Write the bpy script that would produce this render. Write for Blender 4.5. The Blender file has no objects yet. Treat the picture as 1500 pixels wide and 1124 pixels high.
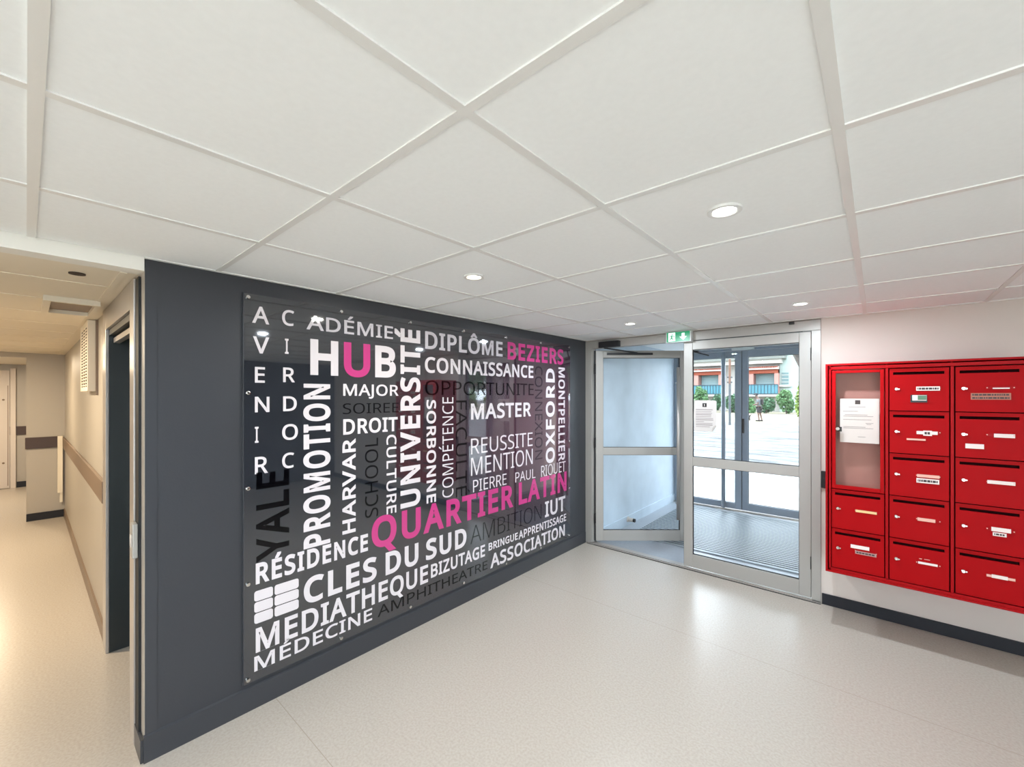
import bpy, bmesh, math, random
from math import radians, pi, sin, cos
from mathutils import Vector, Matrix
from mathutils.geometry import delaunay_2d_cdt

S = bpy.context.scene
COL = S.collection
random.seed(7)

# ------------------------------------------------------------------ camera, world, sun, exposure
YAW = math.atan2(535, 617)
cam = bpy.data.cameras.new('camera')
cam.sensor_fit = 'HORIZONTAL'
cam.sensor_width = 36
cam.lens = 36 * 617 / 1500
cam.shift_y = 18 / 1500
cam.clip_start = 0.02
cam.clip_end = 500
cam_o = bpy.data.objects.new('camera', cam)
COL.objects.link(cam_o)
cam_o.location = (0, 0, 1.62)
cam_o.rotation_euler = (pi / 2, 0, YAW)
S.camera = cam_o

W = bpy.data.worlds.new('sky')
S.world = W
W.use_nodes = True
bg = W.node_tree.nodes['Background']
bg.inputs[0].default_value = (0.80, 0.90, 1.0, 1)
bg.inputs[1].default_value = 5.0

sun = bpy.data.lights.new('sun', 'SUN')
sun.energy = 5.0
sun.angle = 0.01
sun.color = (1, 0.95, 0.86)
sun_o = bpy.data.objects.new('sun', sun)
COL.objects.link(sun_o)
sun_o.rotation_euler = Vector((0.70, -0.24, -0.72)).to_track_quat('-Z', 'Y').to_euler()

S.view_settings.view_transform = 'Standard'
S.view_settings.look = 'None'
S.view_settings.gamma = 1
S.view_settings.use_curve_mapping = False
S.view_settings.exposure = 0.82
S.cycles.max_bounces = 10
S.cycles.diffuse_bounces = 6
S.cycles.transparent_max_bounces = 16
S.cycles.sample_clamp_indirect = 6
S.cycles.caustics_reflective = False
S.cycles.caustics_refractive = False
LAMP_W = 8.0          # watts of each lobby downlight
WARM_W = 28.0         # watts of each corridor downlight


# ------------------------------------------------------------------ materials
def lin(c):
    c /= 255.0
    return c / 12.92 if c <= 0.04045 else ((c + 0.055) / 1.055) ** 2.4


def rgb(r, g, b):
    return (lin(r), lin(g), lin(b), 1)


def mat(name, col, rough=0.6, metal=0.0, spec=0.5, ior=None, bump=None, speck=None, emit=None):
    m = bpy.data.materials.new(name)
    m.use_nodes = True
    nt = m.node_tree
    p = nt.nodes['Principled BSDF']
    p.inputs['Base Color'].default_value = col
    p.inputs['Roughness'].default_value = rough
    p.inputs['Metallic'].default_value = metal
    p.inputs['Specular IOR Level'].default_value = spec
    if ior:
        p.inputs['IOR'].default_value = ior
    if emit:
        p.inputs['Emission Color'].default_value = emit[0]
        p.inputs['Emission Strength'].default_value = emit[1]
    tc = nt.nodes.new('ShaderNodeTexCoord')
    if speck:                                   # (scale, amount)
        n = nt.nodes.new('ShaderNodeTexNoise')
        n.inputs['Scale'].default_value = speck[0]
        n.inputs['Detail'].default_value = 4
        nt.links.new(tc.outputs['Object'], n.inputs['Vector'])
        r = nt.nodes.new('ShaderNodeMapRange')
        r.inputs[1].default_value = 0.3
        r.inputs[2].default_value = 0.7
        r.inputs[3].default_value = 1 - speck[1]
        r.inputs[4].default_value = 1 + speck[1]
        nt.links.new(n.outputs['Fac'], r.inputs[0])
        h = nt.nodes.new('ShaderNodeHueSaturation')
        h.inputs['Color'].default_value = col
        nt.links.new(r.outputs[0], h.inputs['Value'])
        nt.links.new(h.outputs[0], p.inputs['Base Color'])
    if bump:                                    # (scale, strength)
        n = nt.nodes.new('ShaderNodeTexNoise')
        n.inputs['Scale'].default_value = bump[0]
        nt.links.new(tc.outputs['Object'], n.inputs['Vector'])
        b = nt.nodes.new('ShaderNodeBump')
        b.inputs['Strength'].default_value = bump[1]
        b.inputs['Distance'].default_value = 0.004
        nt.links.new(n.outputs['Fac'], b.inputs['Height'])
        nt.links.new(b.outputs[0], p.inputs['Normal'])
    return m


def glass_mat(name, tint, ior=1.5):
    m = bpy.data.materials.new(name)
    m.use_nodes = True
    nt = m.node_tree
    nt.nodes.remove(nt.nodes['Principled BSDF'])
    out = nt.nodes['Material Output']
    t = nt.nodes.new('ShaderNodeBsdfTransparent')
    t.inputs[0].default_value = tint
    g = nt.nodes.new('ShaderNodeBsdfGlossy')
    g.inputs['Roughness'].default_value = 0.0
    f = nt.nodes.new('ShaderNodeFresnel')
    f.inputs[0].default_value = ior
    mx = nt.nodes.new('ShaderNodeMixShader')
    # mirror only on the outward faces of the sheet
    gm = nt.nodes.new('ShaderNodeNewGeometry')
    k = nt.nodes.new('ShaderNodeMath'); k.operation = 'SUBTRACT'; k.inputs[0].default_value = 1.0
    q = nt.nodes.new('ShaderNodeMath'); q.operation = 'MULTIPLY'
    nt.links.new(gm.outputs['Backfacing'], k.inputs[1])
    nt.links.new(k.outputs[0], q.inputs[0])
    nt.links.new(f.outputs[0], q.inputs[1])
    nt.links.new(q.outputs[0], mx.inputs[0])
    nt.links.new(t.outputs[0], mx.inputs[1])
    nt.links.new(g.outputs[0], mx.inputs[2])
    nt.links.new(mx.outputs[0], out.inputs[0])
    return m


M = {}
M['ceil'] = mat('ceiling_tile', rgb(243, 246, 246), 0.9, speck=(60, 0.012))
M['grid'] = mat('ceiling_grid_metal', rgb(228, 228, 225), 0.34, spec=0.4)
M['white'] = mat('white_paint', rgb(206, 196, 187), 0.75, bump=(90, 0.12))
M['cream'] = mat('cream_paint', rgb(168, 161, 150), 0.42, bump=(7, 0.25))
M['slate'] = mat('slate_paint', rgb(52, 54, 59), 0.42, bump=(120, 0.08))
M['charcoal'] = mat('charcoal_paint', rgb(32, 33, 36), 0.6)
M['bulk'] = mat('white_bulkhead_paint', rgb(232, 230, 222), 0.8)
M['apron'] = mat('pale_concrete_apron', rgb(136, 140, 140), 0.9, speck=(1.6, 0.35))
M['slate_trim'] = mat('slate_skirting', rgb(54, 56, 61), 0.38)
M['daylit_slate'] = mat('daylit_slate_paint', rgb(192, 206, 218), 0.5, bump=(60, 0.2), speck=(4, 0.06))  # the lobby's slate paint, with daylight put into its lighter colour
M['dark_base'] = mat('dark_skirting', rgb(34, 35, 40), 0.5, spec=0.3)
M['brown_band'] = mat('brown_rail', rgb(62, 46, 40), 0.45)
M['brown_band_lit'] = mat('brown_rail_lit', rgb(118, 98, 80), 0.4)  # the brown rail again, with the light on it put into the colour
M['alu'] = mat('aluminium_frame', rgb(164, 161, 155), 0.38, metal=0.15)
M['alu_out'] = mat('aluminium_outer_frame', rgb(140, 150, 162), 0.4, metal=0.15)
M['steel'] = mat('brushed_steel', rgb(178, 172, 166), 0.3, metal=0.55)
M['chrome'] = mat('chrome', rgb(220, 218, 214), 0.15, metal=1.0)
M['brass'] = mat('pale_brass', rgb(220, 200, 150), 0.35, metal=0.3)
M['gasket'] = mat('black_rubber', rgb(22, 24, 26), 0.6)
M['black'] = mat('black_plastic', rgb(24, 24, 26), 0.4)
M['dark_door'] = mat('dark_green_door', rgb(26, 33, 34), 0.4)
M['red'] = mat('red_enamel', rgb(164, 3, 10), 0.5, spec=0.1, bump=(300, 0.05))
M['red_frame'] = mat('red_enamel_frame', rgb(160, 6, 14), 0.42, spec=0.12)
M['slot'] = mat('slot_shade', rgb(30, 4, 6), 0.8, spec=0.05)  # dark colour standing in for shade in slots and door gaps
M['paper'] = mat('paper', rgb(226, 218, 214), 0.8)
M['paper_grey'] = mat('grey_notice_board', rgb(196, 190, 186), 0.7)
M['label_white'] = mat('white_label', rgb(238, 222, 216), 0.6)
M['label_pink'] = mat('pink_label', rgb(232, 176, 160), 0.6)
M['label_brown'] = mat('copper_label', rgb(172, 100, 80), 0.45)
M['label_yellow'] = mat('yellow_label', rgb(236, 196, 140), 0.5)
M['label_grey'] = mat('worn_grey_label', rgb(180, 140, 135), 0.6)
M['ink'] = mat('ink', rgb(70, 62, 62), 0.8)
M['ink_pale'] = mat('pale_ink', rgb(150, 142, 140), 0.8)
M['green_ink'] = mat('green_print', rgb(96, 130, 104), 0.7)
M['back_board'] = mat('pale_board', rgb(172, 122, 112), 0.7)
M['letter_white'] = mat('white_lettering', rgb(214, 208, 211), 0.06, spec=0.5)
M['letter_grey'] = mat('pale_grey_lettering', rgb(196, 192, 197), 0.06, spec=0.5)
M['letter_pink'] = mat('pink_lettering', rgb(190, 62, 126), 0.06, spec=0.5)
M['letter_black'] = mat('black_lettering', rgb(6, 6, 9), 0.06, spec=0.3)
M['letter_slate'] = mat('slate_lettering', rgb(30, 33, 42), 0.06, spec=0.5)
M['glass'] = glass_mat('clear_glass', (0.98, 0.99, 0.992, 1))
M['glass_in'] = glass_mat('cabinet_glass', (0.97, 0.96, 0.95, 1))
M['sign_green'] = mat('exit_sign_green', rgb(0, 128, 84), 0.3, emit=(rgb(0, 140, 90), 0.35))
M['sign_white'] = mat('exit_sign_white', rgb(225, 245, 238), 0.3, emit=((0.85, 1, 0.95, 1), 0.45))
M['sign_body'] = mat('exit_sign_case', rgb(205, 210, 208), 0.3)
M['lamp_on'] = mat('lit_lamp_lens', (1, 1, 1, 1), 0.4, emit=((1, 0.97, 0.92, 1), 7))
M['lamp_warm'] = mat('lit_warm_lens', (1, 1, 1, 1), 0.4, emit=((1, 0.86, 0.6, 1), 5))
M['vent'] = mat('cream_vent', rgb(226, 216, 196), 0.5)
M['vent_dark'] = mat('vent_dark', rgb(66, 52, 40), 0.8)
M['step_tile'] = mat('grey_entrance_tile', rgb(150, 156, 164), 0.35, speck=(40, 0.05))
M['mat_alu'] = mat('mat_aluminium', rgb(150, 158, 163), 0.4, metal=0.3)
M['mat_pile'] = mat('mat_grey_pile', rgb(70, 78, 86), 0.95)
M['orange'] = mat('terracotta_render', rgb(134, 62, 40), 0.8)
M['salmon'] = mat('salmon_render', rgb(160, 116, 106), 0.8)
M['house'] = mat('pale_render', rgb(170, 166, 160), 0.85)
M['house_mint'] = mat('mint_render', rgb(150, 164, 158), 0.85)
M['concrete'] = mat('grey_concrete', rgb(104, 106, 100), 0.85, speck=(2, 0.1))
M['teal'] = mat('teal_balcony_panel', rgb(52, 112, 126), 0.4)
M['teal_dark'] = mat('teal_rail', rgb(18, 46, 58), 0.4)
M['shutter'] = mat('pale_shutter', rgb(120, 146, 148), 0.6)
M['win_dark'] = mat('dark_window', rgb(70, 100, 100), 0.15)
M['bark'] = mat('bark', rgb(74, 66, 60), 0.95, bump=(6, 1.0), speck=(9, 0.5))
M['leaf'] = mat('leaf_green', rgb(82, 120, 74), 0.7, speck=(0.9, 0.35))
M['leaf_dark'] = mat('leaf_dark_green', rgb(60, 98, 68), 0.7, speck=(0.9, 0.35))
M['leaf_light'] = mat('leaf_yellow_green', rgb(112, 134, 58), 0.7, speck=(0.9, 0.3))
M['post_grey'] = mat('grey_post', rgb(58, 64, 68), 0.5)
M['post_brown'] = mat('rusty_post', rgb(100, 68, 50), 0.6)
M['skin'] = mat('skin', rgb(88, 64, 54), 0.6)
M['cloth_top'] = mat('pale_grey_shirt', rgb(92, 98, 102), 0.85)
M['cloth_dark'] = mat('dark_shorts', rgb(40, 37, 41), 0.85)
M['cap'] = mat('dark_cap', rgb(16, 16, 19), 0.8)
M['dog'] = mat('dark_dog_coat', rgb(36, 32, 33), 0.9)


def floor_mat():
    m = mat('vinyl_floor', rgb(212, 203, 191), 0.27, spec=0.42)
    nt = m.node_tree
    p = nt.nodes['Principled BSDF']
    tc = nt.nodes.new('ShaderNodeTexCoord')
    n1 = nt.nodes.new('ShaderNodeTexNoise')
    n1.inputs['Scale'].default_value = 90
    n1.inputs['Detail'].default_value = 5
    n2 = nt.nodes.new('ShaderNodeTexNoise')
    n2.inputs['Scale'].default_value = 0.9
    n2.inputs['Detail'].default_value = 3
    for n in (n1, n2):
        nt.links.new(tc.outputs['Object'], n.inputs['Vector'])
    r1 = nt.nodes.new('ShaderNodeValToRGB')
    e = r1.color_ramp.elements
    e[0].position, e[0].color = 0.33, rgb(173, 164, 153)
    e[1].position, e[1].color = 0.62, rgb(183, 175, 164)
    nt.links.new(n1.outputs['Fac'], r1.inputs[0])
    # small scattered dark chips
    v = nt.nodes.new('ShaderNodeTexVoronoi')
    v.inputs['Scale'].default_value = 9
    v.inputs['Randomness'].default_value = 1
    nt.links.new(tc.outputs['Object'], v.inputs['Vector'])
    lt = nt.nodes.new('ShaderNodeMath'); lt.operation = 'LESS_THAN'
    lt.inputs[1].default_value = 0.035
    nt.links.new(v.outputs['Distance'], lt.inputs[0])
    mx = nt.nodes.new('ShaderNodeMix'); mx.data_type = 'RGBA'
    mx.inputs[7].default_value = rgb(176, 166, 153)
    nt.links.new(r1.outputs[0], mx.inputs[6])
    nt.links.new(lt.outputs[0], mx.inputs[0])
    # welded seams between the two-metre rolls
    sp = nt.nodes.new('ShaderNodeSeparateXYZ')
    nt.links.new(tc.outputs['Object'], sp.inputs[0])
    last = mx.outputs[2]
    for ys in (2.935, 0.876):
        a = nt.nodes.new('ShaderNodeMath'); a.operation = 'SUBTRACT'; a.inputs[1].default_value = ys
        b = nt.nodes.new('ShaderNodeMath'); b.operation = 'ABSOLUTE'
        c = nt.nodes.new('ShaderNodeMath'); c.operation = 'LESS_THAN'; c.inputs[1].default_value = 0.0016
        nt.links.new(sp.outputs[1], a.inputs[0]); nt.links.new(a.outputs[0], b.inputs[0]); nt.links.new(b.outputs[0], c.inputs[0])
        k = nt.nodes.new('ShaderNodeMix'); k.data_type = 'RGBA'
        k.inputs[7].default_value = rgb(158, 148, 134)
        nt.links.new(c.outputs[0], k.inputs[0]); nt.links.new(last, k.inputs[6])
        last = k.outputs[2]
    nt.links.new(last, p.inputs['Base Color'])
    return m


M['floor'] = floor_mat()


def ground_mat():
    m = mat('dusty_car_park', rgb(206, 208, 206), 0.95)
    nt = m.node_tree
    p = nt.nodes['Principled BSDF']
    tc = nt.nodes.new('ShaderNodeTexCoord')
    mp = nt.nodes.new('ShaderNodeMapping')
    mp.inputs['Scale'].default_value = (0.45, 2.2, 1)
    n = nt.nodes.new('ShaderNodeTexNoise')
    n.inputs['Scale'].default_value = 1.3
    n.inputs['Detail'].default_value = 8
    n.inputs['Roughness'].default_value = 0.7
    nt.links.new(tc.outputs['Object'], mp.inputs[0])
    nt.links.new(mp.outputs[0], n.inputs['Vector'])
    r = nt.nodes.new('ShaderNodeValToRGB')
    e = r.color_ramp.elements
    e[0].position, e[0].color = 0.40, rgb(34, 41, 45)
    e[1].position, e[1].color = 0.57, rgb(106, 109, 110)
    nt.links.new(n.outputs['Fac'], r.inputs[0])
    nt.links.new(r.outputs[0], p.inputs['Base Color'])
    return m


M['lot'] = ground_mat()
M['paving'] = mat('light_paving', rgb(226, 222, 214), 0.9)  # unseen pale ground added to bounce daylight up to the ceiling
M['sand'] = mat('dry_grass_verge', rgb(118, 112, 96), 0.95, speck=(0.6, 0.12))


def panel_mat():
    m = mat('printed_acrylic', rgb(62, 54, 60), 0.03, spec=0.5, ior=2.0)
    nt = m.node_tree
    p = nt.nodes['Principled BSDF']
    tc = nt.nodes.new('ShaderNodeTexCoord')
    mp = nt.nodes.new('ShaderNodeMapping')
    mp.vector_type = 'TEXTURE'
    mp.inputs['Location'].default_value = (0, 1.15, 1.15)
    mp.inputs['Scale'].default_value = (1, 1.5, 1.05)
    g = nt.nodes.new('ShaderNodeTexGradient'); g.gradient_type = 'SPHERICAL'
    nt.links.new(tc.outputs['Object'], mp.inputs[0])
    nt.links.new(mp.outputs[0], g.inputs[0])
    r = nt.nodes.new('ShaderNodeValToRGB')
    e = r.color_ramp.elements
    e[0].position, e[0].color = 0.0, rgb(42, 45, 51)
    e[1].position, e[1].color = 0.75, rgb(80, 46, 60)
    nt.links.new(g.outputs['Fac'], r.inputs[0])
    nt.links.new(r.outputs[0], p.inputs['Base Color'])
    return m


M['panel'] = panel_mat()


# ------------------------------------------------------------------ mesh helpers
class MB:
    """collects shapes, in world (or local) coordinates, and links them as ONE mesh object"""

    def __init__(self):
        self.v = []
        self.f = []
        self.mi = []

    def add(self, vs, fs, mi=0):
        o = len(self.v)
        self.v += [Vector(p) for p in vs]
        self.f += [tuple(i + o for i in q) for q in fs]
        self.mi += [mi] * len(fs)
        return self

    def box(self, x0, x1, y0, y1, z0, z1, mi=0):
        vs = [(x, y, z) for x in (x0, x1) for y in (y0, y1) for z in (z0, z1)]
        return self.add(vs, [(0, 1, 3, 2), (4, 6, 7, 5), (0, 4, 5, 1), (2, 3, 7, 6), (0, 2, 6, 4), (1, 5, 7, 3)], mi)

    def prism(self, pts, axis, a, b, mi=0):
        """polygon extruded along axis ('x','y','z') from a to b; pts are the other two coords in order"""
        def mk(p, t):
            return {'x': (t, p[0], p[1]), 'y': (p[0], t, p[1]), 'z': (p[0], p[1], t)}[axis]
        n = len(pts)
        vs = [mk(p, a) for p in pts] + [mk(p, b) for p in pts]
        fs = [tuple(range(n)), tuple(range(2 * n - 1, n - 1, -1))]
        fs += [(i, (i + 1) % n, n + (i + 1) % n, n + i) for i in range(n)]
        return self.add(vs, fs, mi)

    def tube(self, pts, r, seg=12, mi=0, cap=True):
        pts = [Vector(p) for p in pts]
        rs = r if isinstance(r, (list, tuple)) else [r] * len(pts)
        rings = []
        up = None
        for i, p in enumerate(pts):
            d = (pts[min(i + 1, len(pts) - 1)] - pts[max(i - 1, 0)]).normalized()
            if up is None:
                up = d.orthogonal().normalized()
            up = (up - d * up.dot(d))
            up = up.normalized() if up.length > 1e-6 else d.orthogonal().normalized()
            q = d.cross(up)
            rings.append([p + (up * cos(2 * pi * k / seg) + q * sin(2 * pi * k / seg)) * rs[i] for k in range(seg)])
        vs = [v for ring in rings for v in ring]
        fs = []
        for i in range(len(pts) - 1):
            for k in range(seg):
                a, b = i * seg + k, i * seg + (k + 1) % seg
                fs.append((a, b, b + seg, a + seg))
        if cap:
            fs.append(tuple(range(seg - 1, -1, -1)))
            e = (len(pts) - 1) * seg
            fs.append(tuple(e + k for k in range(seg)))
        return self.add(vs, fs, mi)

    def ring(self, c, r0, r1, z0, z1, seg=32, mi=0):
        """flat annulus with thickness around a vertical axis"""
        vs = []
        for (r, z) in ((r0, z0), (r1, z0), (r1, z1), (r0, z1)):
            vs += [(c[0] + r * cos(2 * pi * k / seg), c[1] + r * sin(2 * pi * k / seg), z) for k in range(seg)]
        fs = []
        for j in range(4):
            for k in range(seg):
                a, b = j * seg + k, j * seg + (k + 1) % seg
                c2, d = ((j + 1) % 4) * seg + (k + 1) % seg, ((j + 1) % 4) * seg + k
                fs.append((a, b, c2, d))
        return self.add(vs, fs, mi)

    def build(self, name, mats, parent=None, bevel=0.0, smooth=False, local=False):
        if not isinstance(mats, (list, tuple)):
            mats = [mats]
        off = Vector((0, 0, 0))
        if parent is not None and not local:
            off = world_loc(parent)
        me = bpy.data.meshes.new(name)
        me.from_pydata([tuple(p - off) for p in self.v], [], self.f)
        for k in mats:
            me.materials.append(k)
        me.polygons.foreach_set('material_index', self.mi)
        bm = bmesh.new()
        bm.from_mesh(me)
        bmesh.ops.recalc_face_normals(bm, faces=bm.faces)
        bm.to_mesh(me)
        bm.free()
        if smooth:
            me.polygons.foreach_set('use_smooth', [True] * len(me.polygons))
        me.update()
        o = bpy.data.objects.new(name, me)
        COL.objects.link(o)
        if parent is not None:
            o.parent = parent
        if bevel:
            b = o.modifiers.new('bevel', 'BEVEL')
            b.width = bevel
            b.segments = 2
            b.limit_method = 'ANGLE'
        return o


def world_loc(o):
    p = Vector(o.location)
    while o.parent:
        o = o.parent
        p += Vector(o.location)
    return p


def empty(name, loc, rz=0.0):
    o = bpy.data.objects.new(name, None)
    COL.objects.link(o)
    o.location = loc
    o.rotation_euler = (0, 0, rz)
    o.empty_display_size = 0.1
    return o


def tag(o, label=None, cat=None, group=None, kind=None):
    if label: o['label'] = label
    if cat: o['category'] = cat
    if group: o['group'] = group
    if kind: o['kind'] = kind
    return o


def struct(o, label, cat):
    return tag(o, label, cat, None, 'structure')


def copy_tree(o, parent=None):
    c = o.copy()
    COL.objects.link(c)
    c.parent = parent
    for ch in o.children:
        copy_tree(ch, c)
    return c


def B(x0, x1, y0, y1, z0, z1):
    return MB().box(x0, x1, y0, y1, z0, z1)


# ------------------------------------------------------------------ dimensions of the place
MX = -2.445      # plane of the mural wall
DY = 4.07        # plane of the door wall
CY = 0.342       # plane of the corridor's side wall
H = 2.2275       # lobby ceiling
CH = 2.172       # corridor ceiling
XR, YB = 3.4, -2.7
OY = 6.58        # plane of the outer doors
VX0, VX1 = -2.37, -0.36   # vestibule side walls
VH = 2.29


# ================================================================== SETTING
# ------------------------------------------------------------------ floors, ground, ceilings, walls
struct(B(-11.5, XR + 0.1, YB - 0.1, DY + 0.03, -0.02, 0.0).build('floor', M['floor']), 'speckled beige vinyl floor of the lobby and corridor with thin welded seams', 'floor')
struct(B(VX0 - 0.1, VX1 + 0.1, DY + 0.03, OY + 0.5, -0.02, 0.0).build('floor', M['step_tile']), 'grey tiled floor of the entrance vestibule around the ribbed mat', 'floor')
struct(B(-110, 110, DY + 0.12, 130, -0.12, -0.03).build('ground', M['lot']), 'dusty pale car park outside the glass doors with tyre streaks', 'ground')
struct(B(-14, 14, OY + 0.14, 11.0, -0.03, -0.02).build('ground', M['apron']), 'pale concrete apron right outside the outer doors', 'ground')
struct(B(-110, 110, 28.4, 60, -0.03, -0.015).build('ground', M['sand']), 'pale dry verge at the far side of the car park', 'ground')

mb = MB()
gx = [MX] + [-1.858 + 0.597 * k for k in range(0, 9)] + [XR]
gy = [YB] + [0.613 - 0.6 * k for k in range(5, 0, -1)] + [0.613 + 0.6 * k for k in range(0, 6)] + [DY]
for i in range(len(gx) - 1):
    for j in range(len(gy) - 1):
        mb.box(gx[i] + 0.004, gx[i + 1] - 0.004, gy[j] + 0.004, gy[j + 1] - 0.004, H + 0.003, H + 0.02)
mb.box(MX - 0.1, XR + 0.1, YB - 0.1, DY + 0.1, H + 0.02, H + 0.06)
ceil = struct(mb.build('ceiling', M['ceil']), 'white suspended tile ceiling of the lobby', 'ceiling')
mb = MB()
for x in gx[1:-1]:
    mb.box(x - 0.012, x + 0.012, YB, DY, H - 0.001, H + 0.003)
for j, y in enumerate(gy[1:-1]):
    for i in range(len(gx) - 1):
        mb.box(gx[i] + (0.012 if i else 0), gx[i + 1] - 0.012, y - 0.012, y + 0.012, H - 0.001, H + 0.003)
mb.box(MX, XR, DY - 0.022, DY, H - 0.002, H + 0.003)
mb.box(MX, MX + 0.02, CY, DY - 0.022, H - 0.002, H + 0.003)
tag(mb.build('ceiling_grid', M['grid'], ceil), 'white metal grid bars between the tiles')

# lobby walls
struct(B(MX - 0.1, MX, CY + 0.003, DY + 0.1, 0, 2.6).build('wall_left', M['slate']), 'slate grey wall carrying the lettered panel', 'wall')
struct(B(-0.331, XR + 0.1, DY, DY + 0.1, 0, 2.6).build('wall_right', M['white']), 'off-white wall behind the red mailboxes', 'wall')
struct(B(MX, -0.331, DY, DY + 0.1, 2.224, 2.6).build('wall_above_door', M['white']), 'narrow wall strip above the entrance door frame', 'wall')
mb = B(XR, XR + 0.1, -0.6, DY, 0, 2.6)
mb.box(XR, XR + 0.1, YB, -0.6, 2.2, 2.6)
w3 = struct(empty('added_window_3', (XR + 0.05, -1.65, 0)), 'unseen glazed front added at the right end of the lobby for daylight', 'window')  # unseen window added so that daylight brightens the ceiling
wm = MB()
for a, b in ((YB, -1.65), (-1.65, -0.6)):
    wm.box(XR + 0.02, XR + 0.08, a, a + 0.05, 0, 2.2)
    wm.box(XR + 0.02, XR + 0.08, b - 0.05, b, 0, 2.2)
    wm.box(XR + 0.02, XR + 0.08, a + 0.05, b - 0.05, 0, 0.08)
    wm.box(XR + 0.02, XR + 0.08, a + 0.05, b - 0.05, 2.13, 2.2)
    B(XR + 0.047, XR + 0.053, a + 0.05, b - 0.05, 0.08, 2.13).build('window_pane', M['glass'], w3)
wm.build('window_frame', M['alu'], w3)
struct(B(XR + 0.12, 40, YB - 0.11, DY + 0.11, -0.12, -0.03).build('ground', M['paving']), 'light paving added outside the right end of the lobby to bounce daylight', 'ground')
struct(mb.build('wall_east', M['charcoal']), 'plain charcoal wall at the right end of the lobby, out of the picture', 'wall')  # unseen wall coloured dark to keep its reflection in the panel dim
mb = B(MX - 0.1, -2.2, YB - 0.1, YB, 0, 2.6)
mb.box(-2.2, XR, YB - 0.1, YB, 2.2, 2.6)
mb.box(3.2, XR, YB - 0.1, YB, 0, 2.2)
mb.box(-2.2, 0.3, YB - 0.1, YB, 0, 2.2)
struct(mb.build('wall_back', M['white']), 'white wall around the added glazed front behind the camera', 'wall')
w2 = struct(empty('added_window_2', (0.5, YB - 0.05, 0)), 'unseen glazed front added to the lobby behind the camera for daylight', 'window')  # added out of view to let daylight reach the lobby ceiling
mb = MB()
gl = []
for a, b in ((0.3, 1.75), (1.75, 3.2)):
    mb.box(a, a + 0.05, YB - 0.08, YB - 0.02, 0, 2.2)
    mb.box(b - 0.05, b, YB - 0.08, YB - 0.02, 0, 2.2)
    mb.box(a + 0.05, b - 0.05, YB - 0.08, YB - 0.02, 0, 0.08)
    mb.box(a + 0.05, b - 0.05, YB - 0.08, YB - 0.02, 2.13, 2.2)
    gl.append((a + 0.05, b - 0.05))
mb.build('window_frame', M['alu'], w2)
for a, b in gl:
    B(a, b, YB - 0.053, YB - 0.047, 0.08, 2.13).build('window_pane', M['glass'], w2)
struct(B(-40, 40, -40, YB - 0.12, -0.12, -0.03).build('ground', M['paving']), 'light paving added outside the glazed front behind the camera to bounce daylight', 'ground')
struct(B(MX - 0.1, MX, YB, -1.25, 0, 2.6).build('wall_left_back', M['white']), 'white lobby wall on the camera side of the corridor mouth', 'wall')
struct(B(MX - 0.1, MX - 0.001, -1.25, CY, CH, 2.6).build('wall_bulkhead', M['bulk']), 'white bulkhead over the mouth of the corridor', 'wall')
struct(B(-12, XR + 0.1, YB - 0.1, OY + 0.1, 2.6, 2.7).build('roof', M['concrete']), 'unseen flat roof slab above the lobby, closing off light leaks', 'roof')  # unseen slab put in to stop light leaking in from above

# skirtings of the lobby
mb = B(MX, MX + 0.012, CY - 0.004, DY - 0.02, 0, 0.115)
mb.prism([(MX, 0.115), (MX + 0.012, 0.115), (MX, 0.121)], 'y', CY - 0.004, DY - 0.02)
mb.box(MX - 0.155, MX, CY - 0.014, CY - 0.001, 0, 0.1)
struct(mb.build('baseboard_left', M['slate_trim']), 'slate skirting at the foot of the lettered wall', 'skirting')
mb = B(MX, MX + 0.004, CY + 0.001, CY + 0.042, 0.121, H - 0.04)
struct(mb.build('trim_1', M['slate_trim']), 'thin slate corner strip at the left edge of the lettered wall', 'corner strip')
struct(B(-0.325, XR, DY - 0.014, DY, 0, 0.083).build('baseboard_right', M['dark_base'], bevel=0.002), 'dark skirting under the red mailboxes', 'skirting')

# corridor
DX0, DX1 = -3.655, -2.72       # dark door opening
mb = MB()
mb.box(DX1 + 0.09, MX - 0.0005, CY, CY + 0.1, 0, CH)
mb.box(DX0 - 0.12, DX1 + 0.09, CY, CY + 0.1, 2.045, CH)
mb.box(-8.27, DX0 - 0.12, CY, CY + 0.1, 0, CH)
struct(mb.build('wall_corridor', M['cream']), 'cream corridor wall with the dark doorway and the vent', 'wall')
struct(B(-8.27, MX - 0.1, -1.35, -1.25, 0, CH).build('wall_corridor_front', M['cream']), 'cream corridor wall facing the dark doorway, out of the picture', 'wall')
struct(B(-8.37, -8.27, 0.0, CY + 0.1, 0, CH).build('wall_corridor_end', M['cream']), 'cream end wall of the corridor beside the far white door', 'wall')
struct(B(-8.37, -8.27, -1.35, 0.0, 2.115, CH).build('wall_corridor_lintel', M['cream']), 'cream lintel over the opening at the corridor end', 'wall')
struct(B(-11.6, -11.5, -1.6, 1.2, 0, CH).build('wall_far', M['cream']), 'pale wall around the far white door at the end of the corridor', 'wall')
mb = MB()
mb.box(-11.5, -8.37, -1.7, -1.6, 0, CH)
mb.box(-11.5, -8.37, 1.2, 1.3, 0, CH)
struct(mb.build('wall_far_side', M['cream']), 'side walls of the far landing', 'wall')
mb = B(-11.6, MX - 0.1, -1.7, 1.3, CH, CH + 0.1)
ctop = struct(mb.build('ceiling_corridor', M['vent']), 'cream tiled ceiling of the corridor', 'ceiling')
mb = MB()
for y in (-0.31, 0.285):
    mb.box(-8.27, MX - 0.1, y - 0.012, y + 0.012, CH - 0.003, CH)
for k in range(9):
    x = -2.95 - 0.6 * k
    mb.box(x - 0.012, x + 0.012, -0.298, 0.273, CH - 0.003, CH)
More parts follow.
